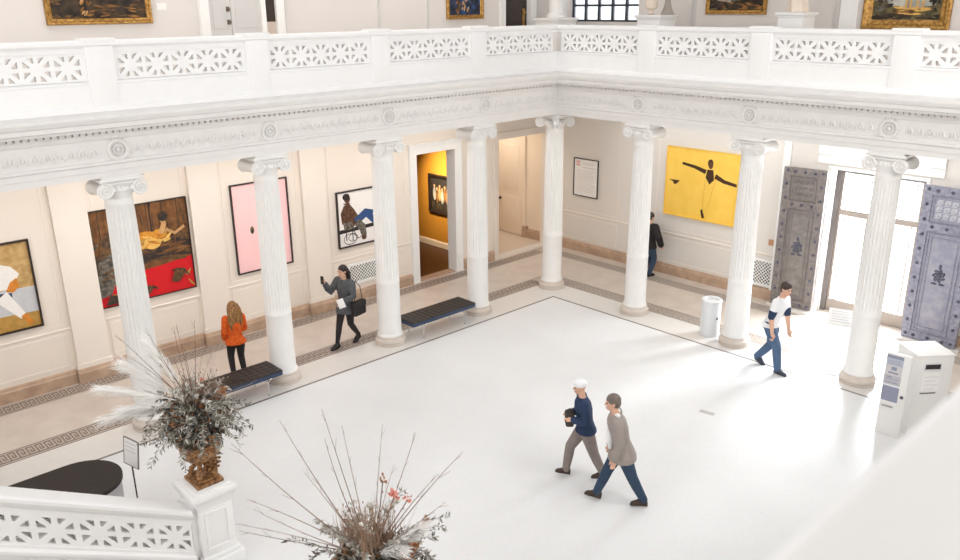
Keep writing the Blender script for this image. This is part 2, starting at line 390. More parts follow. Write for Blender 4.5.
# upper gallery: brown door leaf standing open in the doorway, grey double door, mouldings
d6 = struct(bpy.data.objects.new('door_6', None)); COL.objects.link(d6)
mb = MB(); mb.rbox((XL+.1, UD[0]+.02, GZ+.01), (XL+.15, UD[1]-.02, UD[2]), .006); struct(mb.obj('door_panel', brown_door, d6))
mb = MB()
for z in (6.05, 6.5): mb.ball((XL+.19, UD[1]-.14, z), .035); mb.tube([(XL+.15, UD[1]-.14, z), (XL+.19, UD[1]-.14, z)], .012)
mb.rbox((XL+.15, UD[1]-.18, 6.0), (XL+.158, UD[1]-.10, 6.6), .003); struct(mb.obj('door_handle', gold, d6))
d5 = struct(bpy.data.objects.new('door_5', None)); COL.objects.link(d5)
mb = MB()
for a, b in ((-7.08, -6.62), (-6.61, -5.98)):
    mb.rbox((WL, a, GZ), (WL+.05, b, 8.0), .006); mb.rbox((WL+.03, a+.09, GZ+.2), (WL+.062, b-.09, 6.1), .01); mb.rbox((WL+.03, a+.09, 6.3), (WL+.062, b-.09, 7.8), .01)
struct(mb.obj('door_panel', upgrey, d5))
mb = MB(); mb.box((WL, -7.26, GZ), (WL+.1, -7.08, 8.15)); mb.box((WL, -5.98, GZ), (WL+.1, -5.88, 8.15)); mb.box((WL, -7.08, 8.0), (WL+.1, -5.98, 8.15)); struct(mb.obj('door_frame', plaster, d5, smooth=False))
mb = MB(); mb.box((WL, -5.88, GZ), (WL+.03, -5.64, 6.41)); struct(mb.obj('lower_panel', pm('beige side panel', (206, 190, 178), .6, .03), d5, smooth=False))
mb = MB(); mb.box((WL, -5.88, 6.41), (WL+.025, -5.64, 8.0)); struct(mb.obj('side_pane', brown_door, d5, smooth=False))
mb = MB(); mb.box((WL, -5.64, GZ), (WL+.1, -5.46, 8.15)); struct(mb.obj('side_frame', plaster, d5, smooth=False))
for z in (6.42, 6.66):
    mb = MB(); mb.rbox((WL+.05, -6.72, z-.045), (WL+.06, -6.64, z+.045), .004); mb.tube([(WL+.06, -6.68, z), (WL+.1, -6.68, z)], .012); mb.ball((WL+.11, -6.68, z), .03); struct(mb.obj('door_knob', pm('aged brass', (120, 104, 92), .4, metal=.5), d5))
mb = MB()
for y in (-3.02, -5.42, -1.6): mb.box((WL, y-.02, GZ), (WL+.03, y+.02, TOP))
mb.box((WL, -8.9, GZ), (WL+.03, CY, GZ+.25))
struct(mb.obj('trim_15', upgrey, smooth=False))
mb = MB()
for x in (1.62, 1.70, 5.02, 5.12): mb.box((x, WB-.03, GZ), (x+.03, WB, TOP))
struct(mb.obj('trim_16', upgrey, smooth=False))
# white pilasters of the upper gallery
mb = MB(); mb.box((-2.62, WB-.25, GZ), (-2.2, WB, TOP)); mb.box((-2.62, WB-.3, GZ), (-2.15, WB, GZ+1.1)); struct(mb.obj('trim_17', plaster, smooth=False))
mb = MB(); mb.box((5.15, WB-.06, GZ), (5.5, WB, TOP)); struct(mb.obj('trim_18', plaster, smooth=False))

# upper window
w1 = struct(bpy.data.objects.new('window_1', None)); COL.objects.link(w1)
mb = MB(); n = 5
for i in range(n+1):
    x = WX0+(WX1-WX0)*i/n; t = .05 if i in (0, n) else .03
    mb.box((x-t, WB+.08, WZ0), (x+t, WB+.16, WZ1))
zs = [WZ0+.02, 6.66, 7.14, 7.62, 8.1, WZ1-.02]
for z in zs: mb.box((WX0, WB+.083, z-.025), (WX1, WB+.157, z+.025))
struct(mb.obj('window_frame', winframe, w1, smooth=False))
mb = MB(); mb.box((WX0, WB+.115, WZ0), (WX1, WB+.125, WZ1)); struct(mb.obj('pane', frost, w1, smooth=False))

# ------------------------------------------------------------------ entry: glazed doors, bronze leaves
EY = 3.27
mb = MB(); 
mb.box((EX0-.25, WB+TH, 0), (EX0-.14, WB+TH+.5, EZ+.1)); mb.box((EX1+.14, WB+TH, 0), (EX1+.25, WB+TH+.5, EZ+.1)); mb.box((EX0-.25, WB+TH, EZ), (EX1+.25, WB+TH+.5, EZ+.1))
struct(mb.obj('trim_19', plaster, smooth=False))
mb = MB(); mb.box((EX0-.06, WB-.03, 0), (EX0+.01, WB+TH, EZ+.0)); mb.box((EX1-.01, WB-.03, 0), (EX1+.06, WB+TH, EZ)); mb.box((EX0-.06, WB-.03, EZ-.01), (EX1+.06, WB+TH, EZ+.06))
struct(mb.obj('trim_20', plaster, smooth=False))
d3 = struct(bpy.data.objects.new('door_3', None)); COL.objects.link(d3)
mb = MB()
a, b = EX0+.012, EX1-.012; y0, y1 = EY-.09, EY+.03
mb.box((a, y0, 0), (a+.12, y1, EZ-.02)); mb.box((b-.1, y0, 0), (b, y1, EZ-.02)); mb.box((a+.12, y0, EZ-.1), (b-.1, y1, EZ-.02))
struct(mb.obj('door_frame', jambdk, d3, smooth=False))
mb = MB(); y0, y1 = EY-.04, EY+.02
mb.box((a+.12, y0-.004, 2.25), (b-.1, y1+.004, 2.38)); mb.box((a+.12, y0-.004, 0), (b-.1, y1+.004, .3))
xm = (a+b)/2
mb.box((xm-.06, y0, 0), (xm+.06, y1, EZ-.1))
for p, qx in ((a+.12, xm-.06), (xm+.06, b-.1)):
    mb.box((p, y0, .16), (p+.05, y1, EZ-.1)); mb.box((qx-.05, y0, .16), (qx, y1, EZ-.1))
    for x in (p+.15, qx-.15): mb.box((x-.011, EY-.025, .16), (x+.011, EY+.005, EZ-.1))
    for z in (.42, 2.14, 2.48, 3.05): mb.box((p, EY-.024, z-.011), (qx, EY+.004, z+.011))
struct(mb.obj('door_stile', jambm, d3, smooth=False))
mb = MB(); mb.box((a+.12, EY-.014, .1), (b-.1, EY-.006, EZ-.08)); struct(mb.obj('pane', clear, d3, smooth=False))
# white carved lintel above the entry
mb = MB(); LP = [(0, 3.4), (.05, 3.4), (.05, 3.56), (.08, 3.6), (.08, 3.78), (.12, 3.82), (.2, 3.9), (.22, 3.97), (0, 3.99)]
mb.sweep(LP, [lambda o, z: (EX0-.3, WB-o, z), lambda o, z: (EX1+.3, WB-o, z)])
struct(mb.obj('trim_21', plaster, smooth=False))
mb = MB(); mb.box((EX0-1.1, WB-.04, 0), (EX0-.95+.02, WB, 4.1)); mb.box((EX1+1.12, WB-.05, 0), (EX1+1.3, WB, 4.1)); struct(mb.obj('trim_22', plaster, smooth=False))
mb = MB(); mb.box((4.4, WB-.34, 0), (EX0+.0, WB-.07, .06)); mb.box((EX1, WB-.34, 0), (8.5, WB-.07, .06)); struct(mb.obj('trim_23', borderm, smooth=False))

def bronze_leaf(name, width, scroll, bz, bz2):
    """local: x along the leaf, y out of its face (-y faces the room), z up"""
    t = struct(bpy.data.objects.new(name, None)); COL.objects.link(t)
    H = 3.2; fw = .17
    mb = MB(); mb.rbox((0, -.06, 0), (width, 0, H), .008)
    struct(mb.obj('leaf_slab', bz, t))
    mb = MB()
    def fr(x0, z0, x1, z1, w, d0, d1):
        for lo, hi in (((x0, z0), (x1, z0+w)), ((x0, z1-w), (x1, z1)), ((x0, z0+w), (x0+w, z1-w)), ((x1-w, z0+w), (x1, z1-w))):
            mb.box((lo[0], -d1, lo[1]), (hi[0], -d0, hi[1]))
    fr(.0, 0, width, H, fw, .055, .085); mb.box((fw, -.085, 2.3), (width-fw, -.055, 2.47))
    fr(fw+.03, .2, width-fw-.03, 2.27, .025, .055, .08); fr(fw+.1, .28, width-fw-.1, 2.19, .02, .055, .075)
    fr(fw+.03, 2.5, width-fw-.03, H-fw-.03, .025, .055, .08)
    struct(mb.obj('leaf_frame', bz2, t, smooth=False))
    zs = [.085+.305*i for i in range(11)]
    pts = [(x, z) for z in zs for x in (.085, width-.085)]+[(fw+.08+(width-2*fw-.16)*k/2, z) for z in (.085, 2.385, H-.085) for k in range(3)]
    for x, z in pts:
        mb = MB(); mb.lathe([(.034, 0), (.034, .012), (.022, .022), (.016, .03), (.0, .034)], c=(x, -.085, z), seg=10, mat=M.Rotation(pi/2, 4, 'X'))
        struct(mb.obj('stud', bronze_dk, t))
    mb = MB(); cx, cz = width/2, 1.42                      # wreath emblem
    for k in range(14):
        a = 2*pi*k/14; r = .075+.03*(k % 2)
        mb.ball((cx+r*cos(a), -.065, cz+r*1.15*sin(a)), (.035, .014, .02), mat=M.Rotation(-a-pi/2.6, 4, 'Y'), seg=8, ring=6)
    mb.ball((cx, -.065, cz), (.05, .022, .075), seg=10, ring=6); mb.ball((cx, -.065, cz+.19), (.03, .015, .05), seg=8, ring=6)
    mb.ball((cx-.07, -.065, cz-.17), (.06, .015, .022), seg=8, ring=6); mb.ball((cx+.07, -.065, cz-.17), (.06, .015, .022), seg=8, ring=6)
    struct(mb.obj('wreath_relief', bronze_dk, t))
    mb = MB(); x0, x1, z0, z1 = fw+.08, width-fw-.08, 2.55, H-fw-.08   # pierced scroll square
    nx, nz = 4, 3
    for i in range(nx):
        for j in range(nz):
            c = (x0+(x1-x0)*(i+.5)/nx, z0+(z1-z0)*(j+.5)/nz); r = min((x1-x0)/nx, (z1-z0)/nz)*.42
            pp = [(c[0]+r*(1-k/26)*cos(k*.62), -.066, c[1]+r*(1-k/26)*1.1*sin(k*.62)) for k in range(18)]
            mb.tube(pp, .009, 5)
            mb.tube([(c[0]-r, -.066, c[1]-r*1.2), (c[0]+r, -.066, c[1]+r*1.2)], .007, 5)
    struct(mb.obj('scroll_relief', scroll, t))
    return t
l1 = bronze_leaf('door_1', .93, bronze2, bronze, bronze2); l1.location = (4.47, 2.66, .07); l1.rotation_euler.z = R(7)
l2 = bronze_leaf('door_2', 1.05, bronze_hi, bronze_b, bronze_b2); l2.location = (7.36, 2.78, .07); l2.rotation_euler.z = R(-2)

# ------------------------------------------------------------------ columns
def volute(mb, cx, cz, r, y0, y1, sgn):
    """scroll bolster along y between y0 and y1 with spiral relief on both ends"""
    n = 10; prof = []
    for k in range(n+1):
        t = k/n; y = y0+(y1-y0)*t; prof.append((r*(1-.28*sin(pi*t)), y))
    mb.lathe([(r*.6, y0-.0)]+prof+[(r*.6, y1)], c=(cx, 0, cz), seg=18, mat=M.Rotation(-pi/2, 4, 'X'))
    for ye, s in ((y0, -1), (y1, 1)):
        sp = []
        for k in range(30):
            a = k*.42; rr = r*(.98-.8*k/30)
            sp.append((cx+sgn*rr*cos(a+pi/2), ye+s*.004, cz+rr*sin(a+pi/2)))
        mb.tube(sp, [.022*(1-.5*k/30) for k in range(30)], 6)
        mb.ball((cx, ye+s*.006, cz), (.028, .016, .028), seg=8, ring=6)
H0, H1, H2 = .29, 3.92, 4.305
def make_column(name, label, diag, group):
    t = thing(name, label, 'column', group=group)
    mb = MB(); mb.lathe([(.315, .002), (.315, .045), (.30, .05), (.318, .075), (.32, .10), (.308, .13), (.285, .148), (.275, .16), (.278, .175), (.27, .19), (.255, .2)], seg=36)
    mb.obj('base', basemat, t, ang=30)
    mb = MB(); seg = 120; Z = [(.2, .268), (.225, .268), (.235, .255), (.27, .242), (.5, .24), (1.0, .238), (1.33, .237), (1.345, .243), (1.375, .243), (1.39, .237), (1.43, .236), (1.46, .235), (1.5, .235), (2.2, .23), (2.9, .222), (3.6, .212), (3.78, .208), (3.82, .2075), (3.84, .213), (3.88, .214), (3.90, .205), (3.98, .203)]
    prof = [(r, z) for z, r in Z]
    def fl(k, j, r):
        z = prof[k][1]
        if 1.44 < z < 3.80: return r*(1-.07*abs(sin(pi*j/(seg/24)))**.8)
        return r
    mb.lathe(prof, seg=seg, flute=fl)
    mb.obj('shaft', colmat, t, ang=60)
    mb = MB()                                            # capital, front towards -y
    mb.lathe([(.204, 3.93), (.21, 3.98), (.25, 4.04), (.27, 4.08), (.255, 4.12), (.23, 4.14)], seg=30)
    if not diag:
        for s in (-1, 1): volute(mb, s*.262, 4.095, .122, -.245, .245, s)
        mb.rbox((-.27, -.23, 4.12), (.27, .23, 4.225), .02)
        for y in (-.25, .25):
            for k in range(-2, 3): mb.ball((k*.066, y*.98, 4.105), (.03, .025, .045), seg=8, ring=6)
            mb.tube([(-.27, y*.99, 4.19), (.27, y*.99, 4.19)], .018, 6)
    else:
        for k in range(4):
            rot = M.Rotation(pi/4+k*pi/2, 4, 'Z'); m2 = MB(); volute(m2, .345, 4.09, .12, -.05, .05, 1)
            mb.add([rot @ V(p) for p in m2.v], m2.f)
            m3 = MB(); m3.rbox((.1, -.08, 4.12), (.38, .08, 4.22), .015); mb.add([rot @ V(p) for p in m3.v], m3.f)
        for k in range(4):
            rot = M.Rotation(k*pi/2, 4, 'Z'); m2 = MB(); m2.tube([(-.3, -.28, 4.19), (0, -.24, 4.19), (.3, -.28, 4.19)], .022, 6)
            for q in range(-1, 2): m2.ball((q*.07, -.24, 4.11), (.03, .025, .045), seg=8, ring=6)
            mb.add([rot @ V(p) for p in m2.v], m2.f)
    mb.obj('capital', colmat, t)
    mb = MB(); mb.rbox((-.335, -.275 if not diag else -.335, 4.225), (.335, .275 if not diag else .335, 4.275), .012); mb.rbox((-.3, -.26, 4.275), (.3, .26, 4.304), .004)
    mb.obj('abacus', colmat, t)
    return t
cl = make_column('column', 'white fluted column standing by the tall pink painting, at the end of the near bench', False, 'columns of the left colonnade')
cl.location = (0, -3*S, 0); cl.rotation_euler.z = pi/2
dup(cl, (0, -S, 0), label='white fluted column between the ochre gallery doorway and the hall doorway, at the far bench end')
dup(cl, (0, -2*S, 0), label='white fluted column in front of the seated figure painting, behind which the woman in grey walks')
dup(cl, (0, -4*S, 0), label='white fluted column in front of the red and gold painting, behind the dried plumes')
cc = make_column('column', 'white corner column where the two colonnades meet, with diagonal scrolls on its capital', True, 'corner column of the court')
dup(cl, (S, 0, 0), 0, label='white fluted column hiding part of the person in black by the yellow painting', group='columns of the back colonnade')
dup(cl, (2*S, 0, 0), 0, label='white fluted column just right of the white litter bin', group='columns of the back colonnade')
dup(cl, (3*S, 0, 0), 0, label='white fluted column standing in front of the glazed entry doors', group='columns of the back colonnade')

# ------------------------------------------------------------------ entablature
EP = [(-.26, 4.305), (.26, 4.305), (.26, 4.40), (.275, 4.405), (.275, 4.49), (.305, 4.51), (.305, 4.545), (.27, 4.56), (.27, 4.86), (.29, 4.88), (.31, 4.93), (.33, 4.935),
      (.33, 5.0), (.43, 5.005), (.45, 5.04), (.50, 5.06), (.50, 5.12), (.53, 5.14), (.56, 5.2), (.56, 5.235), (.48, 5.25), (.0, 5.262), (-.26, 5.262)]
def relief(mb, pt, L):
    """anthemion frieze: pt(u,o,z) maps; arches and buds alternating along u"""
    n = int(L/.16)
    for i in range(n):
        u = (i+.5)*.16
        near = abs((u % S)-S/2) > S/2-.27
        if near: continue
        arc = [pt(u+.052*cos(a), .274, 4.65+.1*sin(a)) for a in [pi*k/6 for k in range(7)]]
        mb.tube(arc, .019, 5)
        mb.ball(pt(u, .274, 4.70), (.02, .024, .05), seg=6, ring=5)
        mb.ball(pt(u+.08, .274, 4.64), (.016, .016, .03), seg=6, ring=5)
        mb.tube([pt(u-.08, .272, 4.62), pt(u+.08, .272, 4.62)], .008, 4)
def roundels(t, pt, ks):
    for k in ks:
        mb = MB(); u = k*S
        def ringp(r, o): return [pt(u+r*cos(2*pi*j/20), o, 4.70+r*sin(2*pi*j/20)) for j in range(21)]
        mb.tube(ringp(.135, .285), .03, 6); mb.tube(ringp(.07, .285), .014, 6); mb.ball(pt(u, .28, 4.70), .035, seg=8, ring=6)
        for j in range(5): mb.ball(pt(u+.1*(j-2)/2, .285, 4.845+.02*(2-abs(j-2))), (.016, .016, .026), seg=6, ring=5)
        mb.prism([(-.2, 4.57), (.2, 4.57), (.2, 4.60), (-.2, 4.60)], lambda a, z, d: pt(u+a, d, z), .265, .285)
        struct(mb.obj('roundel', ent_mat, t))
def entab(name, stations, pt, L, ks):
    t = struct(bpy.data.objects.new(name, None)); COL.objects.link(t)
    mb = MB().sweep(EP, stations); struct(mb.obj('moulding', ent_mat, t, smooth=False))
    mb = MB(); relief(mb, pt, L); struct(mb.obj('frieze_relief', ent_mat, t))
    mb = MB(); n = int(L/.095)
    for i in range(n):
        u = .25+i*.095
        mb.prism([(u, 4.965), (u+.06, 4.965), (u+.06, 5.005), (u, 5.005)], lambda a, z, d: pt(a, d, z), .32, .40)
    struct(mb.obj('dentil_course', pm('dentil stone', (216, 211, 207), .7), t, smooth=False))
    roundels(t, pt, ks)
entab('entablature_left', [lambda o, z: V((o, CY-1.5, z)), lambda o, z: V((o, -o, z))], lambda u, o, z: V((o, -u, z)), 14.5, range(1, 5))
entab('entablature_back', [lambda o, z: V((o, -o, z)), lambda o, z: V((CX+.3, -o, z))], lambda u, o, z: V((u, -o, z)), CX-.6, range(1, 5))

# ------------------------------------------------------------------ balustrades
PIT = .41; PH = .39
def rosette_panel(ncell, thick, cw=PIT, ch=PH, shear=0., name='pierced_panel'):
    """panel in local (u along, z up), front face at o=0, back at o=-thick, with eight openings round every rosette"""
    mb = MB()
    for c in range(ncell):
        x0 = c*cw; cx, cz = x0+cw/2, ch/2
        outer = [(x0, 0), (x0+cw, 0), (x0+cw, ch), (x0, ch)]
        hx, hz = cw*.425, ch*.42
        holes = []
        def edge(a):                                    # point on the inner rectangle boundary in direction a
            ca, sa = cos(a), sin(a); k = min(hx/abs(ca) if abs(ca) > 1e-6 else 9, hz/abs(sa) if abs(sa) > 1e-6 else 9)
            return (cx+ca*k, cz+sa*k)
        for k in range(8):
            a = pi/8+k*pi/4; d = .215
            p1, p2 = edge(a-d), edge(a+d)
            r0 = .098
            in1 = (cx+r0*cos(a-.1), cz+r0*sin(a-.1)); in2 = (cx+r0*cos(a+.1), cz+r0*sin(a+.1))
            holes.append([in1, p1, p2, in2])
        loops = [outer]+[h[::-1] for h in holes]
        flat = [p for lp in loops for p in lp]
        tris = tessellate_polygon([[V((p[0], p[1], 0)) for p in lp] for lp in loops])
        sh = lambda p: (p[0], p[1]+shear*p[0])
        n = len(flat)
        vs = [(sh(p)[0], 0, sh(p)[1]) for p in flat]+[(sh(p)[0], thick, sh(p)[1]) for p in flat]
        fs = [tuple(t) for t in tris]+[tuple(n+i for i in t[::-1]) for t in tris]
        b = 4
        for h in holes:
            m = len(h); fs += [(b+i, b+(i+1) % m, n+b+(i+1) % m, n+b+i) for i in range(m)]; b += m
        fs += [(0, 3, n+3, n+0)] if c == 0 else []
        fs += [(1, 2, n+2, n+1)] if c == ncell-1 else []
        mb.add(vs, fs)
    return mb
pan5 = rosette_panel(5, .09).mesh('pierced_panel', marble, smooth=False)

def balustrade(name, label, loc, rz, nb, posts, m0=False, m1=False):
    """local: runs along +x from 0 to nb*S, court side is -y, z from the gallery floor; m0/m1 mitre the ends of an inner corner"""
    t = thing(name, label, 'balustrade', loc, rz)
    L = nb*S
    st = [lambda o, z: (o+.001 if m0 else 0, -o, z), lambda o, z: (L-o-.001 if m1 else L, -o, z)]
    mb = MB(); DP = [(-.10, .003), (.15, .003), (.15, .06), (.12, .085), (.10, .095), (.10, .39), (.112, .40), (.112, .42), (.07, .44), (-.05, .44), (-.10, .42)]
    mb.sweep(DP, st); mb.obj('dado', marble, t, smooth=False)
    mb = MB(); RP = [(-.14, .93), (-.10, .88), (-.04, .86), (.06, .86), (.07, .90), (.10, .925), (.122, .945), (.122, .99), (.10, 1.01), (-.11, 1.01), (-.14, .99)]
    mb.sweep(RP, st); mb.obj('rail', marble, t, smooth=False)
    for k in range(nb):
        o = bpy.data.objects.new('pierced_panel', pan5); COL.objects.link(o); o.parent = t; o.location = (k*S+(S-5*PIT)/2, -.06, .445)
    pm_ = MB(); pm_.rbox((-.2, -.113, .09), (.2, .1, .925), .004)
    post = pm_.mesh('post', marble)
    cap = MB(); cap.rbox((-.25, -.135, .99), (.25, .14, 1.04), .012); capm = cap.mesh('post_cap', marble)
    for k in posts:
        o = bpy.data.objects.new('post', post); COL.objects.link(o); o.parent = t; o.location = (k*S, 0, 0)
        c = bpy.data.objects.new('post_cap', capm); COL.objects.link(c); c.parent = o
    mb = MB()
    for k in range(nb):
        for a, b in ((k*S+.19, k*S+(S-5*PIT)/2+.001), (k*S+S-(S-5*PIT)/2-.001, (k+1)*S-.19)):
            mb.box((a, -.06, .44), (b, .04, .87))
        a, b = k*S+(S-5*PIT)/2, k*S+S-(S-5*PIT)/2
        mb.box((a, -.06, .83), (b, .04, .87))
    mb.obj('panel_border', marble, t, smooth=False)
    return t
balustrade('balustrade', 'white pierced balustrade of the upper gallery above the row of large paintings', (0, -5*S, GZ), pi/2, 5, range(0, 5), m1=True)
balustrade('balustrade', 'white pierced balustrade of the upper gallery above the entry doors and yellow painting', (0, 0, GZ), 0, 4, range(1, 5), m0=True)
balustrade('balustrade', 'broad pale blurred balustrade rail filling the bottom right corner, nearest of all', (CX+.005, -10.0, GZ-.01), -pi/2, 3, range(0, 4))

# ------------------------------------------------------------------ staircase, stair balustrades, newels
SL = .575; NY = -11.03; RX = 4.05
def stair_rail(name, label, x):
    t = thing(name, label, 'balustrade', (x, 0, 0))
    y1 = NY-.30; ytop = CY-.8
    def zr(y): return .955+SL*(NY-.3-y)                  # top of rail
    mb = MB(); RP = [(-.17, -.06), (-.12, -.13), (.12, -.13), (.17, -.06), (.17, -.02), (.13, 0), (-.13, 0), (-.17, -.02)]
    mb.sweep(RP, [lambda o, z: (o, ytop, zr(ytop)+z), lambda o, z: (o, y1, zr(y1)+z)]); mb.obj('rail', marble, t, smooth=False)
    mb = MB(); n = 20; ch = .39
    yA = NY-.31; yB = yA-n*PIT
    pan = rosette_panel(n, .12, PIT, ch)
    vs = [(.085-p[1], yA-p[0], zr(yA-p[0])-.22-ch+p[2]) for p in pan.v]
    mb.add(vs, pan.f); mb.obj('pierced_panel', marble, t, smooth=False)
    mb = MB()
    for z0, z1, o in ((-.22, -.12, .085), (-.61, -1.25, .1)):
        z0, z1 = max(z0, z1), min(z0, z1)
        mb.sweep([(-o, z1), (o, z1), (o, z0), (-o, z0)], [lambda a, z: (a, ytop, zr(ytop)+z), lambda a, z: (a, y1, max(.004, zr(y1)+z))])
    mb.sweep([(-.13, -.72), (.13, -.72), (.13, -.68), (.105, -.65), (-.105, -.65), (-.13, -.68)], [lambda a, z: (a, ytop, zr(ytop)+z), lambda a, z: (a, y1, zr(y1)+z)])
    mb.obj('string_board', marble, t, smooth=False)
    return t
stair_rail('stair_balustrade', 'white pierced stair balustrade sloping down to the pedestal with the urn', RX+.1)
X2 = 7.75
stair_rail('stair_balustrade', 'white pierced stair balustrade leading to the second urn pedestal', X2+.1)
def newel(label, x):
    t = thing('newel_pedestal', label, 'pedestal', (x, NY, 0), 0, 'stair foot pedestals')
    mb = MB(); mb.rbox((-.31, -.29, .002), (.31, .29, .16), .012); mb.rbox((-.27, -.25, .16), (.27, .25, .22), .02); mb.obj('base', marble, t)
    mb = MB(); mb.rbox((-.235, -.22, .22), (.235, .22, .9), .008); mb.rbox((-.16, -.296, .22), (.16, -.21, .93), .006)
    for lo, hi in (((.23, -.16, .3), (.25, .16, .34)), ((.23, -.16, .8), (.25, .16, .84)), ((.23, -.16, .34), (.25, -.12, .8)), ((.23, .12, .34), (.25, .16, .8))): mb.rbox(lo, hi, .006)
    for lo, hi in (((-.17, -.235, .3), (.17, -.215, .34)), ((-.17, -.235, .8), (.17, -.215, .84))): mb.rbox(lo, hi, .006)
    mb.obj('shaft', marble, t)
    mb = MB(); pr = [(.235, .88), (.24, .92), (.26, .98), (.285, 1.03), (.305, 1.05), (.305, 1.10), (.285, 1.125)]
    vs = []; 
    for o, z in pr: vs += [(-o, -o*.94, z), (o, -o*.94, z), (o, o*.94, z), (-o, o*.94, z)]
    fs = [(k*4+j, k*4+(j+1) % 4, k*4+4+(j+1) % 4, k*4+4+j) for k in range(len(pr)-1) for j in range(4)]+[(3, 2, 1, 0), tuple(len(pr)*4-4+j for j in range(4))]
    mb.add(vs, fs); mb.rbox((-.25, -.235, 1.12), (.25, .235, 1.15), .006); mb.obj('cap', marble, t, ang=50)
newel('white stair pedestal at the foot of the stair, carrying the urn beside the white plumes', RX)
newel('white stair pedestal below the second dried arrangement, on the far side of the stair', X2)
mb = MB(); n = 31; tr = .295; rs = .17
pts = [(NY-.25, 0)]
for i in range(n): pts += [(NY-.25-i*tr, (i+1)*rs), (NY-.25-(i+1)*tr, (i+1)*rs)]
pts += [(NY-.25-n*tr, 0)]
mb.prism([(y, z) for y, z in pts], lambda y, z, d: V((d, y, z)), RX+.22, X2-.02)
struct(mb.obj('staircase', borderm, smooth=False))

# ------------------------------------------------------------------ urns
def make_urn(label, loc):
    t = thing('urn', label, 'urn', loc, R(0), 'urns on the stair pedestals')
    mb = MB(); mb.rbox((-.19, -.17, .0), (.19, .17, .05), .01); mb.rbox((-.16, -.14, .05), (.16, .14, .085), .012); mb.obj('plinth', urnm, t)
    mb = MB()
    for k in range(4):                                   # scrolled feet with a gap between them
        a = pi/4+k*pi/2; c, q = cos(a), sin(a)
        mb.tube([(.135*c, .125*q, .085), (.155*c, .14*q, .11), (.15*c, .135*q, .16), (.105*c, .1*q, .2), (.085*c, .08*q, .25), (.12*c, .11*q, .31)], [.03, .036, .034, .03, .032, .04], 8, cap='round')
        mb.ball((.165*c, .15*q, .12), .032, seg=8, ring=6)
    mb.obj('scroll_foot', urnm, t)
    mb = MB(); prof = [(.05, .29), (.13, .30), (.2, .35), (.235, .42), (.24, .47), (.225, .51), (.25, .535), (.255, .555), (.235, .57), (.2, .55), (.18, .5)]
    mb.lathe(prof, seg=36, flute=lambda k, j, r: r*(1+.035*cos(j*pi/1.5)) if 1 <= k <= 4 else r); mb.obj('bowl', urnm, t)
    mb = MB(); sx, sy = .12*.686, .12*.727                   # hanging cone cluster beside the stem
    for q in range(70):
        h = q/70; a = q*2.4; rr = .095*math.sqrt(max(.06, 1-(2*h-1)**2)); mb.ball((sx+rr*cos(a), sy+rr*sin(a), .12+.36*h), (.026, .026, .015), seg=6, ring=5)
    mb.lathe([(.02, .12), (.06, .18), (.08, .3), (.06, .42), (.02, .48)], c=(sx, sy, 0), seg=10); mb.obj('cone_ornament', urnm, t)
    return t
make_urn('bronze coloured footed urn on the pedestal at the foot of the stair, beside white plumes', (RX, NY, 1.15))
make_urn('bronze coloured footed urn mostly below the frame, under the second dried arrangement', (X2, NY, 1.15))

# ------------------------------------------------------------------ dried arrangements
leaf_sage = pm('sage dried leaf', (180, 176, 166), .8, .25, 12, rgb2=(142, 137, 127))
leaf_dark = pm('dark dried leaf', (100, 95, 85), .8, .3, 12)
leaf_pale = pm('pale dried leaf', (216, 211, 202), .8, .1, 12)
leaf_brn  = pm('rust dried leaf', (178, 122, 78), .8, .3, 12)
twigm     = pm('brown twig', (142, 114, 100), .8, .2, 9)
twigp     = pm('pale twig', (176, 158, 144), .8, .2, 9)
plumem    = pm('white pampas plume', (250, 247, 243), .9, .03, 5)
tuftm     = pm('brown dried grass', (176, 142, 116), .8, .3, 14, rgb2=(146, 120, 100))
pinkm     = pm('pink dried flower', (232, 150, 134), .8, .15, 14)
redm      = pm('red dried flower', (224, 52, 62), .8, .1, 14)
VR = V((.686, .727, 0)); VF = V((-.73, .684, 0)); UPV = V((0, 0, 1))
def leaf(mb, p, d, L, w, mi, n=None):
    d = d.normalized(); s = d.cross(n if n else V((random.uniform(-1, 1), random.uniform(-1, 1), random.uniform(-1, 1))))
    s = s.normalized()*w if s.length > 1e-4 else d.orthogonal()*w; nn = d.cross(s).normalized()*L*.12
    mb.add([p, p+d*L*.45+s+nn, p+d*L, p+d*L*.45-s+nn], [(0,1,2,3)], mi)
def rdir(el0, el1, az=None):
    a = random.uniform(0, 2*pi) if az is None else az; e = R(random.uniform(el0, el1))
    return V((cos(a)*cos(e), sin(a)*cos(e), sin(e)))
def sprig(mb, p0, d, L, droop, nl, lw, ll, mis, mi_st):
    pts = []; p = V(p0); d = V(d).normalized(); st = L/10
    for k in range(11): pts.append(p.copy()); p = p+d*st; d = (d+V((0,0,-droop*st))+V((random.uniform(-1,1), random.uniform(-1,1), random.uniform(-1,1)))*.06).normalized()
    mb.tube(pts, [.006*(1-k/14) for k in range(11)], 4, mi_st)
    for k in range(nl):
        t = .15+.85*k/nl; i = min(9, int(t*10)); q = pts[i].lerp(pts[i+1], t*10-i); tg = (pts[i+1]-pts[i]).normalized()
        sd = tg.cross(rdir(-90, 90)).normalized()
        leaf(mb, q, tg*.7+sd, ll*random.uniform(.6, 1.2), lw*random.uniform(.6, 1.2), random.choice(mis))
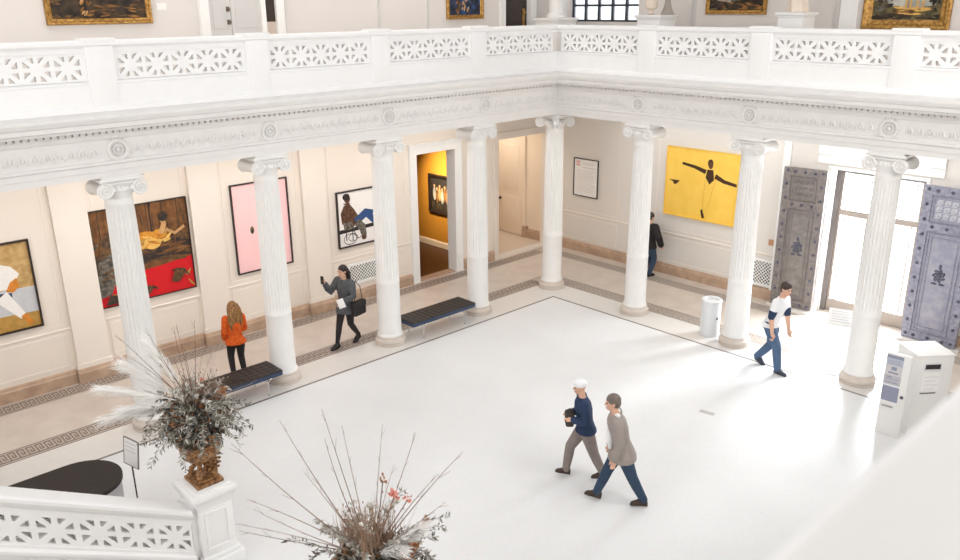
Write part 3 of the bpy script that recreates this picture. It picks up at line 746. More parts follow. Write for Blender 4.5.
def plume(t, p0, p1, wid, n, seed):
    rnd = random.Random(seed); mb = MB(); p0 = V(p0); p1 = V(p1); ax = p1-p0; L = ax.length; ax.normalize(); side = ax.cross(UPV).normalized()
    bend = [p0+ax*L*k/8+V((0,0,-.12*L*(k/8)**2)) for k in range(9)]
    mb.tube(bend, [.008*(1-k/12) for k in range(9)], 5)
    for k in range(n):
        u = .25+.75*rnd.random(); i = min(7, int(u*8)); q = bend[i].lerp(bend[i+1], u*8-i); tg = (bend[i+1]-bend[i]).normalized()
        sd = V((rnd.gauss(0, 1), rnd.gauss(0, 1), rnd.gauss(0, 1))); sd = (sd-tg*sd.dot(tg)).normalized()
        ln = wid*rnd.uniform(.6, 1.6); e = q+tg*ln*1.4+sd*ln*.55+V((0,0,-.25*ln)); w = tg.cross(sd)*.0045
        mid = q.lerp(e, .5)+sd*ln*.12
        mb.add([q-w, q+w, mid+w*.8, mid-w*.8, e], [(0,1,2,3), (3,2,4)])
    return mb.obj('plume', plumem, t)
def arrangement(label, base, twigs, plumes, extras, bulk, group):
    """base: world point of the twig root; offsets (right, up, depth) in metres"""
    t = thing('dried_arrangement', label, 'dried flowers', base, 0, group); 
    P = lambda r, u, d=0: VR*r+UPV*u+VF*d
    for r, u, d, th in twigs:
        e = P(r, u, d); s = P(r*.05, 0, d*.05); mid = s.lerp(e, .55)+V((random.uniform(-.05, .05), random.uniform(-.05, .05), random.uniform(-.03, .05)))
        mb = MB(); pts = [(s*(1-q)**2+mid*(2*q*(1-q))+e*q*q) for q in [k/10 for k in range(11)]]
        mb.tube(pts, [th*(1-.75*k/10) for k in range(11)], 5)
        for k in range(5, 10, 2):
            tg = (pts[k+1]-pts[k]).normalized(); sd = tg.orthogonal().normalized(); sd.rotate(M.Rotation(random.uniform(0, 6.28), 3, tg))
            mb.tube([pts[k], pts[k]+(tg+sd*.4)*random.uniform(.05, .12)], [th*.35, th*.15], 4)
        mb.obj('twig', twigm if random.random() < .6 else twigp, t)
    for i, (r0, u0, r1, u1, d1, w, n) in enumerate(plumes): plume(t, P(r0, u0), P(r1, u1, d1), w, n, i+11)
    mb = MB()
    for _ in range(bulk):
        k = random.random()
        if k < .62: sprig(mb, rdir(-30, 60)*.12-V((0,0,.15)), rdir(0, 50), random.uniform(.4, .85), random.uniform(1.4, 3.6), 40, .011, .075, [0, 0, 1, 0, 1, 2], 0)
        elif k < .8: sprig(mb, rdir(0, 60)*.1-V((0,0,.05)), rdir(35, 75), random.uniform(.3, .55), random.uniform(.5, 2.5), 26, .018, .06, [0, 2, 2, 0], 0)
        else: sprig(mb, rdir(-40, 20)*.12-V((0,0,.2)), rdir(-15, 15), random.uniform(.3, .45), random.uniform(1, 3), 26, .02, .09, [1, 1, 0, 3], 1)
    o = mb.obj('foliage', [leaf_sage, leaf_dark, leaf_pale, leaf_brn], t, smooth=False)
    # inner dark mass of packed leaves and moss
    mb = MB()
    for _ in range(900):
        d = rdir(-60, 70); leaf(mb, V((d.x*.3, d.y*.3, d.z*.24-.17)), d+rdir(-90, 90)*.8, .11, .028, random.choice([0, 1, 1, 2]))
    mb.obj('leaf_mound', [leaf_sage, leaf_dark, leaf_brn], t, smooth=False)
    for kind, r, u, d, n, h in extras:
        mb = MB(); c = P(r, u, d)
        if kind == 'tuft':
            for _ in range(n):
                b = c+V((random.gauss(0, .06), random.gauss(0, .06), random.gauss(0, .03))); e = b+V((random.gauss(0, .09), random.gauss(0, .09), h*random.uniform(.6, 1.1))); w = VR*.004
                mb.add([b-w, b+w, e], [(0,1,2)])
                if random.random() < .25: mb.ball(e, (.006, .006, .016), seg=5, ring=4)
            mb.obj('grass_tuft', tuftm, t, smooth=False)
        else:
            m_ = {'red': redm, 'pink': pinkm, 'rust': leaf_brn}[kind]
            s0 = P(r*.2, u*.2, d*.2); mb.tube([s0, s0.lerp(c, .5)+V((.01, .01, .02)), c], .005, 4, 1)
            for _ in range(n): leaf(mb, c+V((random.gauss(0, h*.3), random.gauss(0, h*.3), random.gauss(0, h*.4))), rdir(-30, 80), h*.8, h*.25, 0)
            mb.obj('flower', [m_, twigm], t, smooth=False)
    return t
tw1 = []
for (u, v) in ((124, 329), (158, 320), (176, 327), (189, 317), (199, 319), (208, 335), (218, 358), (150, 352), (168, 345), (215, 348), (194, 338), (182, 348)):
    tw1.append(((u-191)/84., (403-v)/78., random.uniform(-.2, .35), .006))
tw1 += [(.45, .35, -.3, .006), (-.75, .55, .2, .007), (.7, .25, .1, .006)]
arrangement('dried arrangement with white plumes in the urn on the nearer left pedestal', (RX, NY, 2.16), tw1,
    [(-.1, .05, -1.12, .33, .1, .12, 420), (-.1, .0, -1.0, .02, -.1, .12, 420), (-.1, .05, -.82, .62, .15, .12, 420), (-.05, .1, -.52, .84, .2, .12, 360), (-.1, .05, -.95, .48, .35, .1, 320), (-.05, 0, -.72, .2, -.25, .1, 320)],
    [('tuft', .02, .02, 0, 80, .36), ('tuft', .2, .05, .1, 50, .3), ('tuft', -.1, 0, .15, 40, .28), ('red', .14, .38, -.05, 14, .03), ('rust', .36, .2, 0, 26, .06), ('rust', .22, -.42, -.3, 20, .05)], 130, 'dried arrangements on the stair pedestals')
tw2 = []
for (u, v) in ((236, 442), (284, 422), (324, 416), (336, 418), (350, 413), (384, 428), (418, 428), (463, 450), (446, 486), (238, 511), (228, 543), (265, 482), (242, 504), (440, 455), (305, 470), (395, 462)):
    tw2.append(((u-370)/112., (548-v)/101., random.uniform(-.25, .35), .0065))
arrangement('dried arrangement of long bare twigs and brown grasses at the bottom of the picture', (X2-.08, NY-.05, 2.04), tw2,
    [(.05, -.05, .44, .42, -.1, .1, 420), (.0, .0, .28, .3, -.25, .09, 300), (-.05, -.1, -.02, .14, -.4, .08, 260)],
    [('tuft', -.06, 0, 0, 70, .55), ('tuft', .12, 0, .1, 60, .55), ('tuft', -.22, 0, .1, 50, .45), ('tuft', .02, .1, -.1, 40, .5), ('pink', .23, .62, 0, 22, .06), ('pink', .33, .5, .1, 12, .05), ('rust', .5, .36, 0, 22, .05), ('rust', .36, .12, -.1, 40, .09), ('rust', .12, .7, .1, 14, .05)], 120, 'dried arrangements on the stair pedestals')

# ------------------------------------------------------------------ desk
t = thing('reception_desk', 'dark topped curved reception desk behind the stair balustrade', 'desk', (2.92, -12.14, 0))
def stadium(r, y0, inset=0, n=20):
    r -= inset
    return [(r*cos(a), r*sin(a)) for a in [pi*k/n for k in range(n+1)]]+[(-r, y0+inset), (r, y0+inset)]
mb = MB(); mb.prism(stadium(.5, -2.3), lambda u, v, d: V((u, v, d)), 1.06, 1.11); mb.obj('desk_top', desk_top, t)
mb = MB(); mb.prism(stadium(.5, -2.3, .025), lambda u, v, d: V((u, v, d)), .08, 1.06); mb.obj('desk_body', desk_body, t)
mb = MB(); mb.prism(stadium(.5, -2.3, .07), lambda u, v, d: V((u, v, d)), .002, .08); mb.obj('kick_plate', black, t)

# ------------------------------------------------------------------ sign stands
def sign_stand(label, loc, rz, h, w, ph, tilt, dark):
    t = thing('sign_stand', label, 'sign', loc, rz)
    mb = MB(); mb.lathe([(.12, .002), (.12, .012), (.1, .02), (.02, .026), (.016, .05)], seg=24); mb.obj('base', black if dark else steel, t)
    mb = MB(); mb.tube([(0, 0, .02), (0, 0, h)], .011, 8); mb.obj('pole', frame_bk if dark else steel, t)
    rot = M.Translation((0, 0, h)) @ M.Rotation(R(tilt), 4, 'X')
    mb = MB(); mb.rbox((-w/2, -.012, -.02), (w/2, -.002, ph), .004, mat=rot); mb.obj('sign_panel', paper, t)
    mb = MB(); fr = .008
    for lo, hi in (((-w/2-fr, -.016, -.03), (w/2+fr, .004, -.02)), ((-w/2-fr, -.016, ph), (w/2+fr, .004, ph+.01)), ((-w/2-fr, -.016, -.02), (-w/2, .004, ph)), ((w/2, -.016, -.02), (w/2+fr, .004, ph))): mb.box(lo, hi, mat=rot)
    mb.obj('panel_frame', linem if dark else steel, t, smooth=False)
    for k in range(5 if not dark else 3):
        z = ph*(.82-.16*k); mb = MB(); mb.box((-w*.38, -.0135, z), (w*(.38-.1*(k % 2)), -.0125, z+.012), mat=rot); mb.obj('text_line', pm('grey print', (208, 208, 210), .8), t, smooth=False)
    return t
sign_stand('slim dark framed sign stand beside the curved reception desk', (2.22, -11.27, 0), R(12), .68, .32, .36, -8, True)
sign_stand('white sign stand with a tilted panel left of the column before the entry', (7.14, .02, 0), R(18), .98, .44, .3, -28, False)

# ------------------------------------------------------------------ litter bin
t = thing('litter_bin', 'white cylindrical litter bin standing left of a column base', 'bin', (4.44, .06, 0))
mb = MB(); mb.lathe([(.2, .004), (.2, .05), (.205, .055), (.205, .74), (.2, .75), (.19, .75)], seg=40); mb.obj('body', steel, t)
mb = MB(); mb.lathe([(.205, .745), (.215, .755), (.215, .785), (.2, .8), (.14, .8), (.13, .77), (.125, .7)], seg=40); mb.obj('rim', steel, t)
mb = MB(); mb.lathe([(.14, .7), (.14, .705)], seg=30); mb.obj('liner', slotm, t)
mb = MB(); mb.ball((.205*cos(R(-20)), .205*sin(R(-20)), .42), (.018, .018, .03)); mb.obj('lock', slotm, t)

# ------------------------------------------------------------------ donation box and info board
t = thing('donation_box', 'tall white admissions box with a black slot, in front of the right bronze door', 'donation box', (8.99, -1.45, 0), R(50))
mb = MB(); mb.rbox((0, 0, .003), (.6, .56, 1.39), .008); mb.obj('cabinet', kioskm, t)
mb = MB(); mb.rbox((-.01, -.01, 1.375), (.61, .57, 1.4), .006); mb.obj('lid', kioskm, t)
mb = MB(); mb.rbox((.12, -.012, 1.14), (.4, -.006, 1.27), .003); mb.obj('slot_plate', steel, t)
mb = MB(); mb.rbox((.14, -.018, 1.165), (.385, -.008, 1.245), .004); mb.obj('slot', slotm, t)
mb = MB(); mb.box((.13, -.004, .78), (.42, -.001, 1.1)); mb.obj('notice', paper, t, smooth=False)
for k in range(4):
    mb = MB(); mb.box((.16, -.006, 1.02-.07*k), (.39-.05*(k % 2), -.004, 1.03-.07*k)); mb.obj('text_line', pm('pale print', (222, 214, 210), .8), t, smooth=False)
mb = MB(); mb.rbox((.12, -.012, .735), (.38, 0, .75), .004); mb.obj('handle', slotm, t)
t = thing('info_board', 'white information board with a grey-blue printed poster beside the admissions box', 'sign board', (8.61, -1.69, 0), R(3))
mb = MB(); mb.rbox((-.01, 0, .003), (.36, .05, 1.43), .006); mb.obj('board', kioskm, t)
pz = [(.60, .86, (150, 154, 174)), (.86, .89, (236, 236, 240)), (.89, 1.05, (196, 192, 198)), (1.05, 1.22, (214, 210, 210)), (1.22, 1.34, (190, 194, 206)), (1.34, 1.395, (148, 152, 172))]
mb = MB()
for k, (z0, z1, c) in enumerate(pz): mb.box((.0, -.004, z0), (.25, -.0005, z1), k)
for x0, x1, z0, z1 in ((.05, .2, 1.08, 1.11), (.03, .22, .92, .935), (.03, .22, .98, .99), (.09, .17, 1.14, 1.2), (.03, .22, 1.25, 1.26), (.03, .22, 1.29, 1.3), (.04, .12, 1.01, 1.03)): mb.box((x0, -.006, z0), (x1, -.004, z1), 0)
mb.obj('poster', [pm('poster tone %d' % k, c, .7, .06, 20) for k, (_, _, c) in enumerate(pz)], t, smooth=False)
mb = MB(); mb.rbox((.03, -.02, .50), (.2, .0, .525), .004); mb.obj('leaflet_ledge', pm('shadow grey ledge', (170, 164, 164), .6), t)  # thin plain grey ledge below the poster
mb = MB(); mb.lathe([(.028, 0), (.028, .008), (.012, .012)], c=(.305, -.0, .72), mat=M.Rotation(pi/2, 4, 'X'), seg=12); mb.obj('lock', bronze_dk, t)

# ------------------------------------------------------------------ floor outlet plate
mb = MB(); mb.rbox((-.13, -.05, .0005), (.13, .05, .006), .002); o = mb.obj('floor_plate', pm('grey metal plate', (196, 194, 192), .4, metal=.3), loc=(6.33, -3.08, 0), rz=R(10)); tag(o, 'small grey metal outlet plate set in the white court floor', 'floor plate')

# ------------------------------------------------------------------ benches
def make_bench(label):
    t = thing('bench', label, 'bench', group='tufted benches by the left colonnade')
    L, W = 1.78, .58
    mb = MB(); mb.rbox((-W/2, -L/2, .325), (W/2, L/2, .41), .02); mb.obj('seat_base', bench_edge, t)
    mb = MB(); nx, ny = 5, 14
    for i in range(nx):
        for j in range(ny):
            a0, a1 = -W/2+W*i/nx, -W/2+W*(i+1)/nx; b0, b1 = -L/2+L*j/ny, -L/2+L*(j+1)/ny
            mb.rbox((a0+.001, b0+.001, .395), (a1-.001, b1-.001, .43), .012)
    mb.obj('cushion', bench_top, t)
    for y in (-L/2+.3, L/2-.3):
        for s in (-1, 1):
            mb = MB(); x = s*(W/2-.03)
            mb.tube([(x, y, .003), (x, y, .24), (x, y+.02, .28), (x, y+.06, .315), (x, y+.12, .328)], .012, 8)
            mb.tube([(x, y, .24), (x, y-.02, .28), (x, y-.06, .315), (x, y-.12, .328)], .012, 8)
            mb.lathe([(.02, .002), (.02, .01), (.013, .014)], c=(x, y, 0), seg=12); mb.obj('leg', chrome, t)
    mb = MB(); 
    for s in (-1, 1): mb.tube([(s*(W/2-.03), -L/2+.05, .322), (s*(W/2-.03), L/2-.05, .322)], .01, 6)
    mb.obj('side_rail', chrome, t)
    return t
b1 = make_bench('dark tufted bench with chrome legs between the two columns nearest the doorways'); b1.location = (.08, -3.84, 0)
dup(b1, (.18, -8.76, 0), label='dark tufted bench partly hidden by dried leaves, behind which the woman in orange stands')

# ------------------------------------------------------------------ paintings
def frame_mesh(w, h, fw, fd, prof=None):
    """local: x across, z up, -y out of the wall"""
    mb = MB(); pr = prof or [(0, 0), (0, fd), (fw, fd), (fw, 0)]
    for ax in range(4):
        def st(end):
            def f(o, d):
                x, z = (w/2-o), (h/2-o)
                c = [(-x, -z), (x, -z), (x, z), (-x, z)]; p = c[(ax+end) % 4]
                return (p[0], -d, p[1])
            return f
        mb.sweep(pr, [st(0), st(1)], caps=False)
    return mb
def painting(label, pos, rz, w, h, fmat, draw, fw=.03, fd=.05, cat='painting', prof=None, name='painting', group=None):
    t = thing(name, label, cat, pos, rz, group)
    if fw: frame_mesh(w, h, fw, fd, prof).obj('frame', fmat, t, smooth=False)
    mb = MB(); mats = []; lay = [0]
    iw, ih = w-2*fw, h-2*fw
    def poly(pts, m):
        """pts in 0..1 of the picture; each later patch lies a hair further out"""
        if m not in mats: mats.append(m)
        d = .012+.0002*lay[0]; lay[0] += 1
        pts = [(min(1, max(0, a)), min(1, max(0, b))) for a, b in pts]
        mb.add([((u-.5)*iw, -d, (v-.5)*ih) for u, v in pts], [tuple(range(len(pts)))], mats.index(m))
    def stroke(pts, r, m):
        rr = r if isinstance(r, (list, tuple)) else [r]*len(pts); lf, rt = [], []
        for i, p in enumerate(pts):
            a, b = pts[max(0, i-1)], pts[min(len(pts)-1, i+1)]; dx, dy = (b[0]-a[0])*iw, (b[1]-a[1])*ih; L = math.hypot(dx, dy) or 1
            nx, ny = -dy/L*rr[i]/iw, dx/L*rr[i]/ih; lf.append((p[0]+nx, p[1]+ny)); rt.append((p[0]-nx, p[1]-ny))
        for i in range(len(pts)-1): poly([lf[i], lf[i+1], rt[i+1], rt[i]], m)
    def disc(c, rx, ry, m, n=18): poly([(c[0]+rx*cos(2*pi*k/n)/iw, c[1]+ry*sin(2*pi*k/n)/ih) for k in range(n)], m)
    poly([(0, 0), (1, 0), (1, 1), (0, 1)], fmat)
    draw(poly, stroke, disc)
    mb.obj('canvas', mats, t, smooth=False)
    return t
def daub(K, n, box, L, w, mats, ang=(-.4, .4), seed=1):
    """n short brush strokes inside box (u0,u1,v0,v1)"""
    rd = random.Random(seed)
    for _ in range(n):
        u, v = rd.uniform(box[0], box[1]), rd.uniform(box[2], box[3]); a = rd.uniform(*ang); l = L*rd.uniform(.5, 1.3)
        K([(u-l*cos(a)/2, v-l*sin(a)/2), (u, v+rd.uniform(-.01, .01)), (u+l*cos(a)/2, v+l*sin(a)/2)], [w*.4, w*rd.uniform(.7, 1.2), w*.3], rd.choice(mats))
cm = lambda n, c, v=.06, s=9, c2=None: pm('paint '+n, c, .8, v, s, rgb2=c2)
c_tan = cm('tan gold', (206, 172, 118), .3, 9, (182, 146, 90)); c_bg = cm('grey blue', (204, 206, 210)); c_och = cm('ochre floor', (196, 152, 76), .2)
c_wht = cm('white', (246, 242, 238), .03); c_flesh = cm('tan flesh', (212, 164, 110), .2); c_navy = cm('navy', (58, 70, 96)); c_org = cm('orange', (222, 140, 52), .2)
c_brn = cm('walnut planks', (136, 92, 52), .35, 7, (104, 66, 36)); c_gold = cm('golden', (226, 160, 58), .3, 8, (188, 112, 34)); c_gold2 = cm('pale gold', (244, 196, 104), .2, 8)
c_drk = cm('umber', (76, 58, 48), .3, 8, (44, 38, 36)); c_red = cm('scarlet', (220, 22, 32), .05); c_mot = cm('mottled fur', (118, 84, 50), .4, 16, (66, 50, 38)); c_grn = cm('dark green', (62, 60, 54), .4, 14, (126, 116, 104))
c_pink = cm('pink field', (255, 208, 208), .015); c_olv = cm('olive', (104, 96, 62)); c_blk = cm('soft black', (40, 34, 32)); c_jean = cm('denim', (52, 84, 138), .2); c_jkt = cm('brown jacket', (110, 74, 48), .4, 16, (70, 46, 36)); c_skn = cm('brown skin', (98, 62, 44), .15)
c_yel = cm('yellow ground', (255, 212, 98), .03, 3, (250, 204, 84)); c_dkb = cm('dark brown skin', (74, 42, 26), .2)
# leftmost: figure with white clothes on tan and grey
def dA(P, K, D):
    P([(0,0),(1,0),(1,1),(0,1)], c_bg); P([(0,.50),(1,.47),(1,1),(0,1)], c_tan); P([(0,0),(1,0),(1,.17),(0,.2)], c_och)
    P([(.5,.5),(.52,.74),(.62,.80),(.78,.74),(.86,.64),(.80,.56),(.72,.48)], c_wht); P([(.74,.56),(.82,.6),(.84,.5),(.76,.44),(.68,.46)], c_org); K([(.55,.43),(.74,.41)], .045, c_navy)
    K([(.62,.42),(.72,.28),(.82,.14)], [.12,.09,.06], c_wht); K([(.52,.42),(.44,.2),(.4,.08)], [.1,.08,.05], c_wht); K([(.82,.16),(.9,.04)], .045, c_org); D((.62,.88), .08, .1, c_skn); D((.61,.92), .085, .07, c_blk)
rzL = pi/2
painting('painting of a figure in white on tan and grey, leftmost on the long wall', (WL+.014, -11.62, 2.09), rzL, 1.5, 1.62, frame_bk, dA)
def dB(P, K, D):
    P([(0,0),(1,0),(1,1),(0,1)], c_brn)
    for k in range(6): K([(.1+.16*k, .6), (.1+.16*k, 1)], .008, c_drk)
    K([(.62,.62),(.62,1)], .03, c_drk)
    P([(0,.33),(1,.4),(1,.62),(.85,.66),(.6,.5),(.3,.58),(0,.55)], c_mot); P([(.35,.38),(1,.42),(1,.5),(.7,.52),(.4,.46)], c_drk)
    P([(0,0),(1,0),(1,.36),(.7,.32),(.45,.30),(.2,.3),(0,.24)], c_red)
    daub(K, 40, (.3, 1, .36, .58), .2, .035, [c_mot, c_drk, c_brn], (-.3, .3), 20); daub(K, 22, (0, 1, .62, 1), .3, .02, [c_brn, c_mot, c_brn], (1.4, 1.75), 21); daub(K, 16, (.1, 1, .03, .26), .08, .025, [c_mot, c_drk, c_och], (-1, 1), 22)
    P([(.0,.1),(.12,.12),(.26,.4),(.3,.62),(.2,.72),(.04,.5)], c_grn); P([(.06,.5),(.2,.56),(.28,.7),(.18,.78),(.08,.68)], c_mot)
    D((.53,.62), .27, .17, c_gold); D((.60,.58), .17, .13, c_gold2); D((.68,.66), .16, .1, c_gold); K([(.7,.66),(.74,.76),(.72,.84)], [.06,.05,.04], c_flesh); D((.74,.84), .09, .1, c_drk)
    daub(K, 14, (.42, .78, .54, .68), .12, .03, [c_gold, c_gold2, c_och], (-.5, .8), 23); daub(K, 12, (.02, .28, .2, .7), .12, .03, [c_grn, c_mot, c_drk], (-1, 1.5), 24); K([(.75,.7),(.84,.64),(.95,.7)], .03, c_flesh); P([(.74,.12),(.82,.1),(.9,.18),(.95,.14),(.9,.24),(.8,.26)], c_mot); P([(.4,.06),(.5,.04),(.56,.12),(.46,.14)], c_mot); P([(.05,.02),(.2,.02),(.22,.1),(.1,.12)], c_drk)
painting('painting of a reclining golden figure above a scarlet floor, behind a fluted column', (WL+.014, -8.92, 2.25), rzL, 1.9, 1.88, frame_bk, dB, fw=.015)
def dC(P, K, D):
    P([(0,0),(1,0),(1,1),(0,1)], c_pink); D((.31,.47), .045, .085, c_olv); D((.315,.455), .03, .05, c_drk)
painting('tall plain pink painting with one small olive mark, thin brown frame', (WL+.014, -6.37, 2.29), rzL, 1.32, 1.92, frame_bk, dC, fw=.025)
def dD(P, K, D):
    P([(0,0),(1,0),(1,1),(0,1)], c_wht); K([(0,.28),(1,.31)], .045, c_blk)
    P([(.08,.42),(.06,.62),(.14,.76),(.26,.78),(.36,.66),(.46,.5),(.5,.38),(.3,.34)], c_jkt); D((.22,.87), .085, .095, c_skn); D((.2,.91), .1, .08, c_blk); P([(.12,.8),(.28,.8),(.24,.72)], c_skn)
    K([(.38,.42),(.62,.56),(.78,.52)], [.09,.1,.08], c_jean); K([(.62,.56),(.8,.38),(.95,.3)], [.08,.08,.06], c_jean); K([(.4,.42),(.52,.3),(.56,.12)], [.1,.1,.07], c_grn); D((.55,.1), .07, .06, c_jkt)
    P([(.1,.44),(.3,.44),(.34,.3),(.12,.3)], c_grn); K([(.16,.3),(.16,.1)], .012, c_blk); K([(.3,.3),(.3,.08)], .012, c_blk)
    K([(.24+.14*cos(a), .12+.1*sin(a)) for a in [2*pi*k/14 for k in range(15)]], .008, c_blk); K([(.3+.1*cos(a), .14+.07*sin(a)) for a in [2*pi*k/12 for k in range(13)]], .007, c_blk); K([(.3,.3),(.42,.1),(.5,.14)], .01, c_blk)
painting('square painting of a seated person in brown jacket and jeans on white', (WL+.014, -3.83, 2.03), rzL, 1.32, 1.33, frame_bk, dD, fw=.03)
def dY(P, K, D):
    P([(0,0),(1,0),(1,1),(0,1)], c_yel)
    D((.615,.83), .075, .1, c_dkb); D((.62,.80), .06, .085, c_skn); P([(.58,.74),(.66,.74),(.68,.6),(.62,.53),(.56,.62)], c_dkb)
    K([(.56,.7),(.4,.75),(.22,.78)], [.055,.04,.03], c_dkb); K([(.69,.66),(.82,.6),(1,.57)], [.06,.045,.035], c_dkb); P([(.04,.52),(.2,.52),(.16,.47),(.12,.45),(.1,.49)], c_dkb)
    K([(.55,.1),(.57,.03)], .035, c_dkb); K([(.54,.15),(.55,.08)], .03, c_dkb); K([(.56,.6),(.55,.35),(.55,.15)], .006, cm('ochre line', (226, 170, 70))); K([(.7,.6),(.66,.4),(.62,.2)], .005, MATS['paint ochre line'])
painting('large yellow painting of a figure with outstretched arms, on the back wall', (2.235, WB-.014, 2.465), 0, 2.0, 1.74, c_yel, dY, fw=.012, fd=.05)
def dN(P, K, D):
    P([(0,0),(1,0),(1,1),(0,1)], paper)
    ink = cm('pale ink', (206, 198, 190)); rd = cm('red ink', (226, 120, 104))
    for k in range(3): K([(.07,.93-.05*k),(.26-.03*(k % 2),.93-.05*k)], .012, rd)
    K([(.34,.9),(.86,.9)], .006, ink); K([(.34,.86),(.8,.86)], .005, ink); K([(.34,.78),(.9,.78)], .008, ink)
    for k in range(14): K([(.1,.7-.045*k),(.9-.07*(k % 3),.7-.045*k)], .004, ink)
painting('white framed notice with red heading on the back wall near the corner', (-1.37, WB-.014, 2.13), 0, .86, 1.06, frame_bk, dN, fw=.022, fd=.03, cat='notice', name='framed_notice')
# old masters of the upper gallery
gp = [(0, 0), (0, .05), (.02, .075), (.05, .07), (.07, .045), (.10, .04), (.12, .03), (.12, 0)]
def gprof(fw): return [(a*fw/.12, b) for a, b in gp]
c_o1 = cm('old brown', (78, 62, 44), .6, 5, (34, 30, 26)); c_o2 = cm('old amber', (168, 116, 58), .4, 6, (98, 68, 38)); c_o3 = cm('old blue', (52, 66, 98), .5, 6, (26, 30, 44)); c_o4 = cm('old green', (124, 110, 72), .5, 6, (66, 60, 44)); c_o5 = cm('old glow', (246, 204, 130), .4, 6, (196, 146, 84)); c_o6 = cm('old sky', (206, 204, 190), .2, 4, (146, 150, 146))
def du1(P, K, D):
    P([(0,0),(1,0),(1,1),(0,1)], c_o1); daub(K, 40, (0, 1, 0, .6), .16, .03, [c_o1, c_drk, c_o1, c_mot], (-.6, .6), 3); daub(K, 22, (.35, .95, .03, .2), .14, .02, [c_o2, c_o1, c_mot], (-.3, .3), 4); daub(K, 8, (.3, .42, .06, .3), .08, .025, [c_o2, c_flesh], (.8, 2), 5)
def du2(P, K, D):
    P([(0,0),(1,0),(1,1),(0,1)], c_o3); daub(K, 30, (0, 1, 0, 1), .2, .05, [c_o3, c_jean, c_navy], (-1, 1), 6); daub(K, 10, (.4, .62, .05, .5), .1, .03, [c_o6, c_flesh], (.9, 2.1), 7); daub(K, 8, (.2, .35, .05, .3), .1, .03, [c_o2], (.9, 2.1), 8)
def du3(P, K, D):
    P([(0,0),(1,0),(1,1),(0,1)], c_o1); P([(0,.55),(1,.45),(1,1),(0,1)], c_o6); daub(K, 50, (0, 1, .02, .45), .16, .03, [c_o4, c_o1, c_drk, c_o2], (-.3, .3), 9); daub(K, 14, (.2, .5, .15, .3), .1, .015, [c_o2, c_o6], (-.2, .2), 10)
def du4(P, K, D):
    P([(0,0),(1,0),(1,1),(0,1)], c_o6); P([(0,0),(1,0),(1,.3),(.6,.22),(.3,.26),(0,.4)], c_o4); daub(K, 26, (.0, 1, .0, .1), .2, .03, [c_o1, c_drk, c_o4], (-.15, .15), 11)
    daub(K, 30, (.3, .85, .1, .26), .16, .018, [c_o5, c_o2, c_gold2], (-.12, .12), 12); daub(K, 26, (.0, .26, .2, .75), .16, .05, [c_o4, c_grn, c_o1], (.3, 2.6), 13); daub(K, 12, (.86, 1, .15, .6), .14, .04, [c_o4, c_o1], (.5, 2.4), 14)
    for u in (.5, .56, .66, .74): K([(u,.2),(u+.01,.45),(u,.8)], [.02,.016,.01], c_o5)
painting('gilt framed dark old painting on the upper gallery wall, leftmost up there', (WL+.004, -9.06, 7.05), rzL, 1.8, 1.24, gold, du1, fw=.1, prof=gprof(.1))
painting('gilt framed old painting with deep blue figures beside the brown upper doorway', (WL+.004, -.43, 6.98), rzL, 1.2, 1.22, gold, du2, fw=.1, prof=gprof(.1))
painting('narrow gilt framed dark landscape on the upper wall, right of the leaded window', (2.76, WB-.004, 7.0), 0, 1.5, 1.1, gold, du3, fw=.09, prof=gprof(.09))
painting('broad gilt framed glowing landscape at the right end of the upper gallery', (6.42, WB-.004, 6.83), 0, 1.64, 1.32, gold, du4, fw=.19, prof=gprof(.19))
def dg(P, K, D):
    P([(0,0),(1,0),(1,1),(0,1)], c_blk)
    for k in range(6): D((.16+.14*k, .5-.08*(k % 2)), .06, .2, [c_o6, c_o2, c_flesh][k % 3]); D((.16+.14*k, .74-.08*(k % 2)), .035, .05, c_flesh)
    P([(0,0),(1,0),(1,.2),(0,.24)], c_o1)
painting('dark old painting in a carved frame on the ochre wall inside the doorway', (-4.52, .316, 1.58), 0, 1.0, 1.12, frame_bk, dg, fw=.1, prof=gprof(.1))
mb = MB(); mb.box((-.09, -.006, -.06), (.09, 0, .06)); o = mb.obj('wall_label', paper, loc=(WL+.002, -7.95, 6.72), rz=pi/2, smooth=False); tag(o, 'small white wall label beside the leftmost upper painting', 'label')

# ------------------------------------------------------------------ vent grilles, thermostat
def grille(label, pos, rz, w, h):
    t = thing('vent_grille', label, 'vent grille', pos, rz)
    mb = MB(); mb.box((0, -.006, 0), (w, -.001, h)); mb.obj('backing', slotm, t, smooth=False)
    mb = MB(); p = .085; n = int((w+h)/p)+1
    for i in range(n):
        c = i*p
        for s in (0, 1):
            a = (max(0, c-h), min(h, c)); b = (min(w, c), max(0, c-w))
            q0 = (a[0], a[1]); q1 = (b[0], b[1])
            if s: q0, q1 = (w-q0[0], q0[1]), (w-q1[0], q1[1])
            mb.tube([(q0[0], -.012, q0[1]), (q1[0], -.012, q1[1])], .012, 4)
    mb.obj('lattice', plaster, t, smooth=False)
    frame_mesh(w+.1, h+.1, .06, .025).obj('frame', plaster, t, smooth=False).location = (w/2, 0, h/2)
    return t
grille('white lattice vent grille below the seated figure painting', (WL+.02, -4.25, .47), pi/2, 1.0, .42)
grille('white lattice vent grille beside the left bronze door', (3.72, WB-.02, .36), 0, .72, .56)
o = MB().rbox((-.06, -.03, -.07), (.06, 0, .07), .01).obj('thermostat', pm('copper box', (196, 146, 110), .5, .1), loc=(4.2, WB-.002, 1.4)); tag(o, 'small copper coloured thermostat on the wall beside the left bronze door', 'thermostat')

